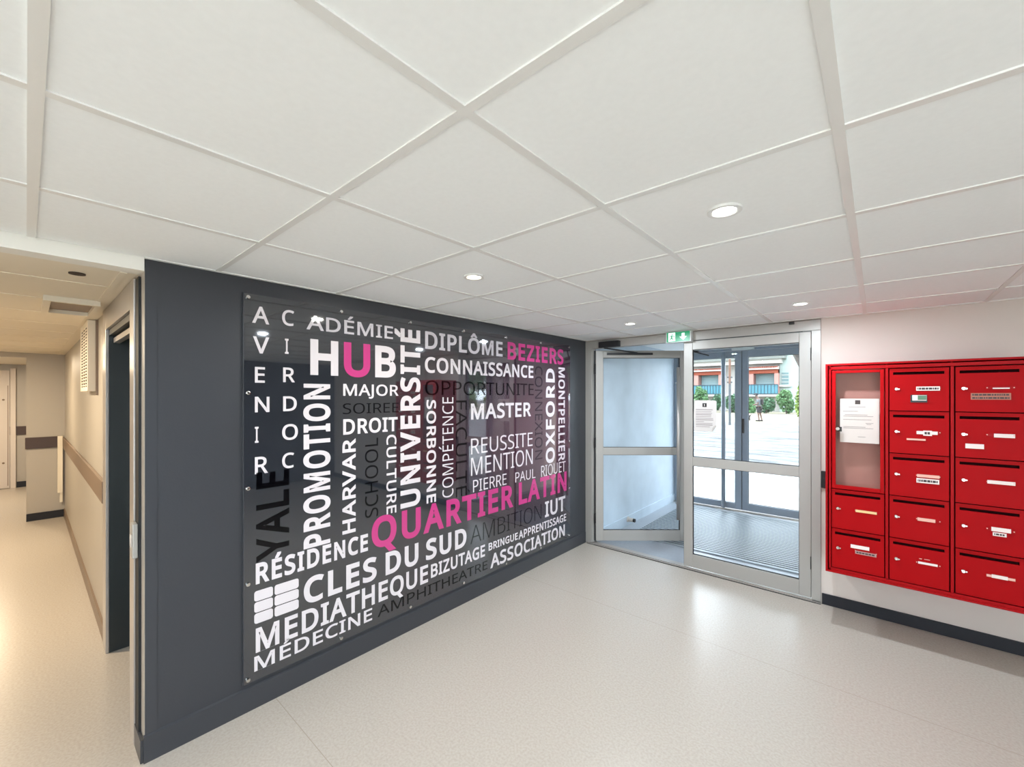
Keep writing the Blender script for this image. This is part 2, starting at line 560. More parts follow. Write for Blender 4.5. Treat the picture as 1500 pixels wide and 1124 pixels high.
tag(mb.build('ceiling_grid', M['vent'], ctop), 'cream grid bars of the corridor ceiling')
# skirting and rails of the corridor
mb = MB()
mb.box(-8.27, DX0 - 0.16, CY - 0.012, CY, 0, 0.1)
struct(mb.build('baseboard_corridor', M['brown_band_lit']), 'brown skirting along the cream corridor wall', 'skirting')
struct(B(-8.27, -8.25, 0.0, CY - 0.012, 0, 0.095).build('baseboard_corridor_end', M['dark_base']), 'dark skirting across the corridor end wall', 'skirting')
struct(B(-8.27, DX0 - 0.16, CY - 0.02, CY, 0.915, 1.06).build('trim_2', M['brown_band_lit'], bevel=0.004), 'brown protection rail along the cream corridor wall, its lit tone put into the colour', 'wall rail')
struct(B(-8.27, -8.245, -0.01, CY - 0.06, 0.935, 1.08).build('trim_3', M['brown_band'], bevel=0.004), 'dark brown protection rail across the corridor end wall', 'wall rail')
struct(B(-11.5, -11.475, -1.0, 0.4, 0.93, 1.08).build('trim_4', M['brown_band'], bevel=0.004), 'dark brown protection rail crossing the far wall and white door', 'wall rail')
struct(B(-11.5, -11.48, -0.11, 0.4, 0, 0.1).build('baseboard_far', M['dark_base']), 'dark skirting beside the far white door', 'skirting')
mb = B(-8.25, -8.20, CY - 0.07, CY - 0.022, 0.33, 1.085)
mb.box(-8.25, -8.22, CY - 0.05, CY - 0.022, 0.2, 0.33)
tag(mb.build('corner_duct', M['vent'], bevel=0.004), 'cream boxed duct in the corner of the corridor end wall', 'duct')

# far white door
d = struct(empty('door_8', (-11.5, -0.5, 0)), 'far white door at the end of the corridor', 'door')
mb = B(-11.5, -11.46, -1.0, -0.19, 0.01, 2.06)
mb.build('door_leaf', M['white'], d)
B(-11.5, -11.45, -0.185, -0.12, 0, 2.1).build('door_frame', M['white'], d)
B(-11.46, -11.455, -0.213, -0.205, 0.05, 1.8).build('edge_groove', M['brown_band_lit'], d)
for z in (0.45, 1.55):
    MB().tube([(-11.46, -0.26, z), (-11.45, -0.26, z)], 0.016).build('bolt', M['brown_band_lit'], d)

# dark doorway in the corridor
d = struct(empty('door_7', (-3.2, CY, 0)), 'dark green corridor door in a steel frame at the left edge of the lettered wall', 'door')
mb = MB()
yo = CY - 0.016
mb.box(DX1, DX1 + 0.115, yo, CY - 0.0005, 0, CH - 0.006)
mb.box(DX0 - 0.15, DX0, yo, CY - 0.0005, 0, CH - 0.006)
mb.box(DX0, DX1, yo, CY - 0.0005, 2.035, CH - 0.006)
mb.build('door_frame', M['steel'], d, bevel=0.002)
mb = MB()
mb.box(DX1 + 0.116, DX1 + 0.198, CY - 0.010, CY - 0.0005, 0.1, CH - 0.012)
mb.build('frame_edge', M['gasket'], d)
mb = MB()
mb.box(DX1, DX1 + 0.088, CY, CY + 0.15, 0, 2.035)
mb.box(DX0 - 0.118, DX0, CY, CY + 0.15, 0, 2.035)
mb.box(DX0, DX1, CY, CY + 0.15, 2.0, 2.035)
mb.build('door_lining', M['dark_door'], d)
mb = MB()
mb.box(DX0, DX1, CY + 0.02, CY + 0.05, 1.955, 1.985)
mb.build('head_rail', M['steel'], d)
lf = B(DX0, DX1, CY + 0.1, CY + 0.14, 0.008, 2.0).build('door_leaf', M['dark_door'], d)
mb = MB().tube([(DX1 - 0.07, CY + 0.1, 1.16), (DX1 - 0.07, CY + 0.05, 1.16)], 0.011)
mb.tube([(DX1 - 0.07, CY + 0.05, 1.16), (DX1 - 0.17, CY + 0.05, 1.16)], 0.009)
mb.build('door_handle', M['chrome'], lf)

# switch plate
sw = tag(empty('switch_plate', (-2.555, CY - 0.012, 0.885)), 'small grey plate on the frame edge left of the lettered wall', 'switch plate')
B(-2.59, -2.525, CY - 0.03, CY - 0.0105, 0.885, 1.04).build('cover', M['alu'], sw, bevel=0.004)
B(-2.573, -2.542, CY - 0.034, CY - 0.03, 0.935, 0.99).build('rocker', M['white'], sw, bevel=0.002)

# vent grille on the corridor wall
vx0, vx1, vz0, vz1, vy = -4.88, -4.28, 1.655, 2.165, 0.288
v = tag(empty('wall_vent', ((vx0 + vx1) / 2, CY, vz0)), 'cream louvred ventilation box high on the corridor wall', 'vent')
mb = MB()
mb.box(vx0, vx1, vy + 0.02, CY, vz0, vz1)
for a in ((vx0, vx0 + 0.045, vz0, vz1), (vx1 - 0.05, vx1, vz0, vz1), (vx0 + 0.045, vx1 - 0.05, vz0, vz0 + 0.03), (vx0 + 0.045, vx1 - 0.05, vz1 - 0.03, vz1)):
    mb.box(a[0], a[1], vy, vy + 0.02, a[2], a[3])
mb.build('casing', M['vent'], v)
B(vx0 + 0.045, vx1 - 0.05, vy + 0.004, vy + 0.02, vz0 + 0.03, vz1 - 0.03).build('opening_shade_sheet', M['vent_dark'], v)  # dark sheet in place of the shade behind the grille bars
mb = MB()
for k in range(20):
    z = vz0 + 0.04 + k * 0.0226
    mb.box(vx0 + 0.045, vx1 - 0.05, vy + 0.002, vy + 0.004, z, z + 0.008)
for k in range(1, 3):
    x = vx0 + 0.045 + k * 0.168
    mb.box(x - 0.008, x + 0.008, vy + 0.001, vy + 0.004, vz0 + 0.03, vz1 - 0.03)
mb.build('grille_bars', M['vent'], v)
B(vx1 + 0.002, vx1 + 0.03, CY - 0.014, CY, vz0 - 0.03, vz1).build('gap_shade_strip', M['brown_band_lit'], v)  # strip coloured as the shadow in the gap beside the casing

# ceiling hatch in the corridor
hx0, hx1, hy0, hy1 = -3.95, -3.43, 0.06, 0.285
v = tag(empty('ceiling_vent', (-3.6, 0.15, CH - 0.02)), 'cream recessed ceiling vent in front of the louvred box', 'ceiling vent')
mb = MB()
mb.box(hx0, hx1, hy0, hy0 + 0.03, CH - 0.03, CH - 0.0005)
mb.box(hx0, hx1, hy1 - 0.02, hy1, CH - 0.03, CH - 0.0005)
mb.box(hx0, hx0 + 0.03, hy0 + 0.03, hy1 - 0.02, CH - 0.03, CH - 0.0005)
mb.box(hx1 - 0.03, hx1, hy0 + 0.03, hy1 - 0.02, CH - 0.03, CH - 0.0005)
mb.build('frame', M['vent'], v)
B(hx0 + 0.03, hx1 - 0.03, hy0 + 0.03, hy1 - 0.02, CH - 0.006, CH - 0.0005).build('inner_panel', M['brown_band_lit'], v)
tag(MB().ring((-2.72, 0.15), 0.0, 0.028, CH - 0.006, CH - 0.0005, 20).build('ceiling_spot', M['vent_dark']), 'small dark round fitting in the corridor ceiling near the bulkhead', 'ceiling fitting')


# ------------------------------------------------------------------ downlights
def downlight(x, y, z, watts, colour, label, group, lens):
    t = tag(empty('downlight', (x, y, z)), label, 'ceiling light', group)
    mb = MB().ring((x, y), 0.039, 0.052, z - 0.006, z - 0.0005 + 0.003, 32)
    mb.ring((x, y), 0.036, 0.040, z - 0.004, z + 0.003, 32)
    mb.build('trim_ring', M['grid'], t, smooth=False)
    vs = [(x + 0.0385 * cos(2 * pi * k / 32), y + 0.0385 * sin(2 * pi * k / 32), z - 0.002) for k in range(32)]
    MB().add(vs, [tuple(range(32))]).build('lens', lens, t)
    l = bpy.data.lights.new('downlight_bulb', 'AREA')
    l.shape = 'DISK'
    l.size = 0.075
    l.energy = watts
    l.color = colour
    lo = bpy.data.objects.new('downlight_bulb', l)
    COL.objects.link(lo)
    lo.parent = t
    lo.location = (0, 0, -0.007)
    return t


G = 'round downlights in the lobby ceiling'
downlight(-0.378, 1.497, H, LAMP_W, (0.87, 0.97, 1.07), 'round lit downlight in the ceiling tile nearest the camera', G, M['lamp_on'])
downlight(-1.553, 1.495, H, LAMP_W, (1.0, 0.96, 0.88), 'round warm downlight in the ceiling in front of the lettered wall', G, M['lamp_warm'])
downlight(-1.568, 3.325, H, LAMP_W * 1.4, (0.87, 0.97, 1.07), 'round lit downlight in the ceiling near the exit sign', G, M['lamp_on'])
downlight(-0.382, 3.34, H, LAMP_W * 1.4, (0.87, 0.97, 1.07), 'round lit downlight in the ceiling above the right end of the door frame', G, M['lamp_on'])
for x, y in ((-0.378, -0.33), (-1.553, -0.33), (-0.378, -2.1), (-1.553, -2.1), (1.99, -1.0), (0.82, -2.1)):  # unseen lamps added to help light the lobby
    downlight(x, y, H, LAMP_W, (0.87, 0.97, 1.07), 'round downlight added unseen in the lobby ceiling behind the camera', 'added downlights behind the camera', M['lamp_on'])
for x, y in ((-4.3, -0.6), (-6.9, -0.6), (-10.0, -0.45)):
    downlight(x, y, CH, WARM_W, (1, 0.82, 0.59), 'round warm downlight in the corridor ceiling, out of the picture', 'corridor downlights', M['lamp_warm'])


# ================================================================== LETTERED PANEL
GLYPH = {"A":[626,"534,0 450,217 173,217 89,0 0,0 274,703 353,703 625,0","345,507 335,535 322,578 312,612 301,572 291,535 281,507 202,295 424,295"],
"B":[637,"295,700 357,698 410,690 456,678 494,661 523,638 544,608 557,571 561,526 559,500 554,476 546,453 534,433 519,416 500,400 479,388 455,378 427,372 427,367 456,361 483,352 507,341 530,327 548,309 564,288 575,263 582,233 584,199 581,159 571,123 555,91 533,63 505,41 471,23 432,10 389,3 341,0 95,0 95,700","313,402 367,405 408,415 436,431 455,453 466,482 470,517 465,552 452,579 429,600 396,613 353,622 299,625 183,625 183,402","183,328 183,75 325,75 380,79 423,91 454,111 474,137 486,169 490,206 488,230 483,251 474,271 461,288 443,302 420,313 392,322 358,327 318,328"],
"C":[620,"395,632 359,630 325,624 294,613 266,599 240,580 218,557 198,531 182,501 170,468 160,432 155,392 153,350 155,308 160,269 168,233 180,200 201,161 228,128 260,102 299,83 344,71 394,68 424,69 453,71 481,75 562,95 562,19 535,10 508,3 481,-3 451,-7 418,-9 381,-10 330,-7 283,1 241,15 203,34 169,59 140,88 116,121 96,160 80,202 69,248 62,298 60,351 61,390 65,427 72,462 82,496 99,538 120,576 147,610 177,639 212,664 252,684 296,698 344,707 396,710 432,709 466,705 500,699 532,691 562,681 589,669 554,594 482,621 455,627 426,631"],
"D":[716,"656,357 653,300 645,249 631,202 612,160 588,123 559,90 526,63 487,40 444,23 397,10 346,3 290,0 95,0 95,700 311,700 362,698 410,690 454,678 494,661 531,639 563,612 590,581 614,546 632,505 645,460 653,411","563,354 561,398 555,439 545,475 532,507 508,543 478,573 442,596 399,612 351,621 298,625 183,625 183,75 278,75 345,80 403,93 452,115 492,146 523,185 545,233 558,289"],
"E":[545,"486,0 95,0 95,700 486,700 486,623 183,623 183,404 469,404 469,327 183,327 183,77 486,77"],
"F":[509,"183,0 95,0 95,700 486,700 486,623 183,623 183,375 468,375 468,297 183,297"],
"G":[714,"399,370 641,370 641,26 603,15 565,6 526,-1 486,-6 442,-9 395,-10 343,-7 295,1 251,15 212,34 177,58 146,87 120,120 99,158 82,201 69,247 62,296 60,350 62,403 71,452 84,498 103,540 127,578 156,612 189,641 227,665 270,685 316,699 367,707 423,710 461,709 498,705 534,699 568,691 600,681 631,669 598,592 572,603 544,612 514,621 483,627 451,631 418,632 377,630 340,624 306,613 275,598 238,572 207,539 183,500 170,467 160,431 154,392 152,350 154,310 159,271 167,236 179,202 200,163 229,129 264,102 295,87 331,76 371,69 416,67 494,72 553,83 553,291 399,291"],
"H":[726,"630,0 542,0 542,326 183,326 183,0 95,0 95,700 183,700 183,404 542,404 542,700 630,700"],
"I":[332,"292,0 39,0 39,51 122,70 122,629 39,649 39,700 292,700 292,649 210,629 210,70 292,51"],
"J":[268,"-4,-186 -45,-183 -76,-174 -76,-99 -43,-106 -6,-109 10,-108 26,-104 41,-99 54,-91 66,-79 76,-65 84,-46 89,-23 90,4 90,700 178,700 178,11 176,-32 168,-69 156,-100 139,-127 118,-149 92,-165 63,-177 31,-184"],
"L":[514,"95,0 95,700 183,700 183,78 489,78 489,0"],
"M":[889,"404,0 174,614 170,614 173,564 175,498 176,425 176,0 95,0 95,700 225,700 441,126 445,126 665,700 794,700 794,0 707,0 707,430 708,499 711,562 714,613 710,613 476,0"],
"N":[745,"650,0 547,0 173,581 169,581 172,528 175,462 176,391 176,0 95,0 95,700 197,700 571,121 575,121 572,168 569,236 568,305 568,700 650,700"],
"O":[766,"706,351 705,311 701,273 694,237 685,203 669,161 649,123 624,89 595,60 561,35 523,16 481,2 434,-7 383,-10 331,-7 283,2 240,16 202,36 168,60 139,90 115,124 95,162 79,204 71,238 65,274 61,312 60,352 62,404 69,453 80,498 95,540 115,578 140,612 169,641 202,666 241,685 284,700 332,708 384,711 435,708 481,700 523,686 561,666 594,642 624,613 649,579 669,541 685,498 697,453 704,404","153,351 154,308 159,269 167,232 177,199 197,160 222,127 253,101 291,82 334,70 383,67 433,70 476,82 513,101 544,127 569,160 588,199 599,232 607,269 611,308 613,351 609,414 599,469 582,517 558,558 526,591 487,615 440,629 384,633 334,630 291,618 253,600 222,574 197,541 177,502 167,469 159,433 154,394"],
"P":[593,"280,700 344,697 399,687 444,670 480,646 508,616 527,581 539,540 543,494 542,466 537,438 529,411 517,386 502,362 482,340 458,321 430,304 396,291 357,281 313,275 264,273 183,273 183,0 95,0 95,700","273,625 183,625 183,348 254,348 296,350 333,354 365,362 392,374 414,389 430,408 442,431 450,458 452,490 447,531 433,565 409,591 375,610 329,621"],
"Q":[766,"706,351 704,309 700,270 693,232 683,196 665,152 642,113 615,78 582,49 545,26 502,8 670,-167 543,-167 408,-9 396,-9 383,-10 331,-7 283,2 240,16 202,36 168,60 139,90 115,124 95,162 79,204 71,238 65,274 61,312 60,352 62,404 69,453 80,498 95,540 115,578 140,612 169,641 202,666 241,685 284,700 332,708 384,711 435,708 481,700 523,686 561,666 594,642 624,613 649,579 669,541 685,498 697,453 704,404","153,351 154,308 159,269 167,232 177,199 197,160 222,127 253,101 291,82 334,70 383,67 433,70 476,82 513,101 544,127 569,160 588,199 599,232 607,269 611,308 613,351 609,414 599,469 582,517 558,558 526,591 487,615 440,629 384,633 334,630 291,618 253,600 222,574 197,541 177,502 167,469 159,433 154,394"],
"R":[610,"288,700 343,698 391,690 432,678 466,661 494,639 516,612 531,580 540,543 543,501 541,466 534,435 523,408 508,385 490,365 470,349 448,335 426,323 403,314 595,0 492,0 323,289 183,289 183,0 95,0 95,700","283,624 183,624 183,364 288,364 340,367 381,379 413,398 435,424 448,457 452,497 450,526 444,550 434,571 420,587 401,601 378,611 351,618 320,622"],
"S":[538,"492,187 489,148 479,112 462,81 439,54 410,32 375,14 335,1 291,-7 242,-10 167,-6 102,5 50,24 50,108 75,98 105,88 138,79 173,72 209,68 246,67 279,68 308,73 333,80 355,91 373,104 386,120 396,138 402,158 404,179 402,201 397,220 389,237 377,253 360,267 339,281 312,294 279,309 239,324 160,359 139,373 120,387 104,403 90,420 79,439 70,459 64,481 60,505 59,531 62,567 71,599 87,627 109,651 135,672 166,688 202,700 240,707 282,710 320,709 355,705 388,699 419,691 448,682 475,671 448,595 369,622 340,628 311,631 280,632 253,631 228,627 207,620 189,610 174,598 163,584 155,568 150,550 148,530 150,508 155,489 163,472 175,456 191,442 211,429 236,417 266,403 301,389 340,374 375,358 405,341 432,322 453,301 470,278 482,252 490,222"],
"T":[545,"317,0 228,0 228,623 10,623 10,700 534,700 534,623 317,623"],
"U":[717,"627,247 624,200 614,157 598,116 575,80 545,49 508,24 476,9 440,-1 399,-8 355,-10 294,-5 240,8 194,30 156,61 127,100 105,144 92,194 88,249 88,700 176,700 176,246 182,193 197,149 222,114 258,88 304,72 360,67 400,69 434,77 463,90 487,107 507,128 522,153 532,182 538,213 540,247 540,700 627,700"],
"V":[588,"588,700 338,0 250,0 0,700 92,700 250,251 269,196 283,146 294,98 305,146 320,197 338,253 495,700"],
"X":[575,"571,0 471,0 285,304 97,0 4,0 236,365 19,700 117,700 288,425 461,700 554,700 337,367"],
"Y":[555,"277,356 460,700 555,700 322,272 322,0 233,0 233,268 0,700 96,700"],
"Z":[561,"523,0 37,0 37,67 406,622 49,622 49,700 513,700 513,633 144,78 523,78"],
"É":[545,"486,0 95,0 95,700 486,700 486,623 183,623 183,404 469,404 469,327 183,327 183,77 486,77","444,916 419,882 382,842 342,801 304,769 247,769 247,780 279,825 313,877 340,925 444,925"],
"Ô":[766,"706,351 705,311 701,273 694,237 685,203 669,161 649,123 624,89 595,60 561,35 523,16 481,2 434,-7 383,-10 331,-7 283,2 240,16 202,36 168,60 139,90 115,124 95,162 79,204 71,238 65,274 61,312 60,352 62,404 69,453 80,498 95,540 115,578 140,612 169,641 202,666 241,685 284,700 332,708 384,711 435,708 481,700 523,686 561,666 594,642 624,613 649,579 669,541 685,498 697,453 704,404","153,351 154,308 159,269 167,232 177,199 197,160 222,127 253,101 291,82 334,70 383,67 433,70 476,82 513,101 544,127 569,160 588,199 599,232 607,269 611,308 613,351 609,414 599,469 582,517 558,558 526,591 487,615 440,629 384,633 334,630 291,618 253,600 222,574 197,541 177,502 167,469 159,433 154,394","426,925 460,877 506,824 549,779 549,769 488,769 435,807 381,857 328,808 276,769 218,769 218,779 259,825 304,877 338,925"]}


def parse(c):
    g = GLYPH[c]
    return g[0], [[tuple(map(int, p.split(','))) for p in s.split()] for s in g[1:]]


def grow(loop, d):
    """moves a closed outline outwards by d (filled side on its right)"""
    if not d:
        return [Vector(p) for p in loop]
    n = len(loop)
    out = []
    for i in range(n):
        a, b, c = Vector(loop[i - 1]), Vector(loop[i]), Vector(loop[(i + 1) % n])
        e1, e2 = (b - a).normalized(), (c - b).normalized()
        n1, n2 = Vector((-e1.y, e1.x)), Vector((-e2.y, e2.x))
        m = n1 + n2
        if m.length < 0.3:
            out.append(b + n1 * d)
            continue
        m.normalize()
        k = min(1 / max(m.dot(n1), 0.35), 1.8)
        out.append(b + m * d * k)
    return out


GCACHE = {}


def glyph(c, d):
    if (c, d) not in GCACHE:
        adv, loops = parse(c)
        vs, es = [], []
        for lp in loops:
            q = grow(lp, d)
            o = len(vs)
            vs += q
            es += [(o + i, o + (i + 1) % len(q)) for i in range(len(q))]
        r = delaunay_2d_cdt(vs, es, [], 0, 1e-4)
        outl = []
        for lp in loops:
            q = grow(lp, d)
            outl += [(q[i], q[(i + 1) % len(q)]) for i in range(len(q))]
        keep = []
        for f in r[2]:
            cx = sum(r[0][i].x for i in f) / len(f)
            cy = sum(r[0][i].y for i in f) / len(f) + 0.0137
            n = 0
            for a, b in outl:
                if (a.y > cy) != (b.y > cy) and cx < a.x + (cy - a.y) * (b.x - a.x) / (b.y - a.y):
                    n += 1
            if n % 2:
                keep.append(tuple(f))
        GCACHE[(c, d)] = (adv, [tuple(v) for v in r[0]], keep)
    return GCACHE[(c, d)]


BOLD = {-1: -20, 0: -4, 1: 16, 1.5: 22, 2: 28, 3: 40}


def text_shape(s, weight):
    d = BOLD[weight]
    x = 0
    vs, fs = [], []
    for c in s:
        if c == ' ':
            x += 200
            continue
        adv, gv, gf = glyph(c, d)
        o = len(vs)
        vs += [(p[0] + x, p[1]) for p in gv]
        fs += [tuple(i + o for i in f) for f in gf]
        x += adv + d * 1.7 + (30 if weight == 3 else 0)
    x0, x1 = min(p[0] for p in vs), max(p[0] for p in vs)
    return [((p[0] - x0) / (x1 - x0), (p[1] + d) / (700 + 2 * d)) for p in vs], fs


LETTER_T = 0.0012
PX = MX + 0.012          # front face of the panel


def letters(pieces, material, parent, label):
    """pieces: (text, weight, rotation, y0, y1, z0, z1); one mesh on the panel's front"""
    mb = MB()
    for s, w, rot, y0, y1, z0, z1 in pieces:
        vs, fs = text_shape(s, w)
        q = []
        for (a, b) in vs:
            if rot == 0:
                q.append((y0 + a * (y1 - y0), z0 + b * (z1 - z0)))
            elif rot == 1:
                q.append((y1 - b * (y1 - y0), z0 + a * (z1 - z0)))
            else:
                q.append((y0 + b * (y1 - y0), z1 - a * (z1 - z0)))
        cnt = {}
        for f in fs:
            for i in range(len(f)):
                e = (f[i], f[(i + 1) % len(f)])
                cnt[e] = 1
        n = len(q)
        V3 = [(PX + LETTER_T, y, z) for y, z in q] + [(PX + 0.0001, y, z) for y, z in q]
        F3 = list(fs)
        for (a, b) in cnt:
            if (b, a) not in cnt:
                F3.append((b, a, a + n, b + n))
        mb.add(V3, F3)
    o = mb.build('lettering', material, parent)
    o['label'] = label
    return o


PY0, PY1, PZ0, PZ1 = 0.722, 3.737, 0.143, 2.147
panel = tag(empty('wall_panel', (MX, (PY0 + PY1) / 2, PZ0)), 'large glossy dark panel of white, pink and black words on the slate wall', 'wall panel')
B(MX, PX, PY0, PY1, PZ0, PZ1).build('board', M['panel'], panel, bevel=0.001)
mb = MB()
for (a, b, c, d) in ((PY0 - 0.001, PY0 + 0.003, PZ0, PZ1), (PY0, PY1, PZ1 - 0.003, PZ1 + 0.001), (PY0, PY1, PZ0 - 0.001, PZ0 + 0.003)):
    mb.box(MX + 0.001, PX + 0.0006, a, b, c, d)
mb.build('acrylic_edge', M['slate_trim'], panel)
scr = []
for k in range(7):
    for z in (PZ0 + 0.022, PZ1 - 0.022):
        scr.append((PY0 + 0.021 + k * 0.4955, z))
for k in range(1, 4):
    for y in (PY0 + 0.021, PY1 - 0.023):
        scr.append((y, PZ0 + 0.022 + k * 0.49))
first = None
for (y, z) in scr:
    if first is None:
        first = MB().tube([(PX, y, z), (PX + 0.007, y, z), (PX + 0.008, y, z)], [0.0095, 0.0095, 0.006], 16).build('screw', M['chrome'], panel)
        fl = (y, z)
    else:
        o = first.copy()
        COL.objects.link(o)
        o.location = (0, y - fl[0], z - fl[1])
LC = {'w': ('letter_white', 'white'), 'g': ('letter_grey', 'pale grey'), 'p': ('letter_pink', 'pink'), 'k': ('letter_black', 'black'), 's': ('letter_slate', 'dark slate')}
WORDS = [
    ('ADÉMIE', 'g', 1, 0, 1.035, 1.597, 1.996, 2.079), ('MAJOR', 'w', 1, 0, 1.252, 1.640, 1.620, 1.692),
    ('SOIREE', 'k', 0, 0, 1.250, 1.640, 1.510, 1.573), ('DROIT', 'w', 2, 0, 1.252, 1.633, 1.384, 1.478),
    ('CULTURE', 'w', 1, -1, 1.549, 1.623, 0.840, 1.362), ('UNIVERSITÉ', 'w', 3, 1, 1.656, 1.818, 0.855, 2.078),
    ('PROMOTION', 'w', 3, 1, 1.020, 1.172, 0.756, 1.688), ('HARVAR', 'w', 2, 1, 1.247, 1.332, 0.782, 1.358),
    ('SCHOOL', 'k', 0, 1, 1.397, 1.486, 0.846, 1.350), ('YALE', 'k', 2, 1, 0.781, 0.943, 0.752, 1.220),
    ('RÉSIDENCE', 'w', 3, 0, 0.779, 1.415, 0.641, 0.749), ('QUARTIER LATIN', 'p', 3, 0, 1.441, 3.667, 0.638, 0.838),
    ('CLES DU SUD', 'w', 3, 0, 1.021, 2.260, 0.442, 0.590), ('MEDIATHEQUE', 'w', 2, 0, 0.779, 1.886, 0.286, 0.412),
    ('MÉDECINE', 'w', 1, 0, 0.772, 1.444, 0.192, 0.268), ('AMPHITHEATRE', 'k', 0, 0, 1.485, 2.495, 0.191, 0.260),
    ('ASSOCIATION', 'w', 2, 0, 2.531, 3.635, 0.181, 0.296), ('BIZUTAGE', 'w', 2, 0, 1.913, 2.466, 0.304, 0.400),
    ('BRINGUE', 'w', 2, 0, 2.510, 2.884, 0.334, 0.396), ('APPRENTISSAGE', 'w', 1.5, 0, 2.896, 3.660, 0.328, 0.402),
    ('AMBITION', 'k', -1, 0, 2.306, 3.236, 0.443, 0.582), ('IUT', 'w', 2, 0, 3.294, 3.643, 0.440, 0.590),
    ('PIERRE', 'w', 0, 0, 2.332, 2.732, 0.850, 0.946), ('PAUL', 'w', 0, 0, 2.851, 3.142, 0.848, 0.935),
    ('RIQUET', 'w', 0, 0, 3.232, 3.648, 0.842, 0.946), ('MENTION', 'w', 0, 0, 2.309, 3.100, 0.984, 1.126),
    ('REUSSITE', 'w', 0, 0, 2.309, 3.098, 1.154, 1.279), ('MASTER', 'w', 2, 0, 2.309, 3.075, 1.430, 1.558),
    ('OPPORTUNITE', 'k', 0, 0, 1.861, 3.115, 1.626, 1.730), ('CONNEXION', 's', 0, -1, 3.139, 3.251, 1.015, 1.900),
    ('OXFORD', 'w', 3, 1, 3.309, 3.455, 0.958, 1.888), ('MONTPELLIER', 'w', 2, -1, 3.521, 3.635, 0.955, 1.908),
    ('CONNAISSANCE', 'w', 2, 0, 1.859, 3.110, 1.786, 1.899), ('DIPLÔME', 'g', 2, 0, 1.861, 2.682, 1.956, 2.081),
    ('BEZIERS', 'p', 3, 0, 2.747, 3.609, 1.938, 2.091), ('FACULTÉ', 'k', 0, -1, 2.152, 2.263, 0.842, 1.584),
    ('SORBONNE', 'w', 2, -1, 1.874, 1.958, 0.848, 1.590), ('COMPÉTENCE', 'w', 0, 1, 2.020, 2.124, 0.858, 1.609)]
for s, c, w, r, y0, y1, z0, z1 in WORDS:
    how = {0: 'word', 1: 'upright word reading upwards', -1: 'upright word reading downwards'}[r]
    letters([(s, w, r, y0, y1, z0, z1)], M[LC[c][0]], panel, LC[c][1] + ' ' + how + ' ' + s)
letters([('A', 1, 0, .762, .843, 1.997, 2.085), ('V', 1, 0, .766, .843, 1.841, 1.928), ('E', 1, 0, .775, .822, 1.688, 1.770), ('N', 1, 0, .775, .844, 1.534, 1.615), ('I', 1, 0, .775, .792, 1.376, 1.459), ('R', 1, 0, .775, .837, 1.213, 1.302)], M['letter_white'], panel, 'white stacked letters AVENIR')
letters([('C', 1, 0, .907, .969, 2.004, 2.088), ('I', 1, 0, .921, .940, 1.849, 1.931), ('R', 1, 0, .912, .973, 1.694, 1.774), ('D', 1, 0, .912, .983, 1.536, 1.617), ('O', 1, 0, .907, .989, 1.379, 1.464), ('C', 1, 0, .907, .969, 1.225, 1.308)], M['letter_white'], panel, 'white stacked letters CIRDOC')
letters([('H', 3, 0, 1.057, 1.221, 1.739, 1.944), ('B', 3, 0, 1.466, 1.619, 1.739, 1.945)], M['letter_white'], panel, 'white letters H and B of HUB')
letters([('U', 3, 0, 1.256, 1.431, 1.737, 1.946)], M['letter_pink'], panel, 'pink letter U of HUB')


def round_rect(y0, y1, z0, z1, r, seg=5):
    p = []
    for cy, cz, a0 in ((y1 - r, z1 - r, 0), (y0 + r, z1 - r, 90), (y0 + r, z0 + r, 180), (y1 - r, z0 + r, 270)):
        for k in range(seg + 1):
            a = radians(a0 + 90 * k / seg)
            p.append((cy + r * cos(a), cz + r * sin(a)))
    return p


mb = MB()
for z0, z1 in ((0.553, 0.606), (0.495, 0.548), (0.437, 0.490)):
    for y0, y1 in ((0.772, 0.861), (0.869, 0.993)):
        mb.prism(round_rect(y0, y1, z0, z1, 0.012), 'x', PX + 0.0001, PX + LETTER_T)
lg = mb.build('logo', M['letter_white'], panel)
lg['label'] = 'white emblem of six rounded bars'

# ================================================================== ENTRANCE DOORS
FX0, FX1 = -2.411, -0.331
d1 = struct(empty('door_1', (-1.371, DY, 0)), 'grey aluminium entrance door frame between the lettered wall and the mailboxes', 'door frame')
mb = MB()
fy0, fy1 = DY - 0.012, DY + 0.06
mb.box(FX0 - 0.034, FX0 + 0.008, fy0 + 0.004, fy1, 0, 2.219)
mb.box(FX0 + 0.008, FX0 + 0.05, fy0, fy1, 0, 2.135)
mb.box(FX1 - 0.062, FX1, fy0, fy1, 0, 2.135)
mb.box(FX0 + 0.008, FX1, fy0, fy1, 2.135, 2.219)
mb.build('frame', M['alu'], d1, bevel=0.003)
mb = MB()
mb.box(FX0, FX1, DY - 0.03, DY + 0.07, 0, 0.008)
mb.box(FX0, FX1, DY - 0.012, DY + 0.01, 0.008, 0.013)
mb.build('threshold', M['steel'], d1)
B(FX0, FX1, DY - 0.036, DY - 0.031, 0, 0.004).build('threshold_joint', M['gasket'], d1)
B(-0.54, -0.505, DY - 0.03, fy0, 2.196, 2.217).build('sensor', M['black'], d1)
B(-1.45, -0.45, fy0 - 0.002, fy0, 2.129, 2.134).build('head_strip', M['gasket'], d1)  # thin black strip between the frame head and the closed leaf


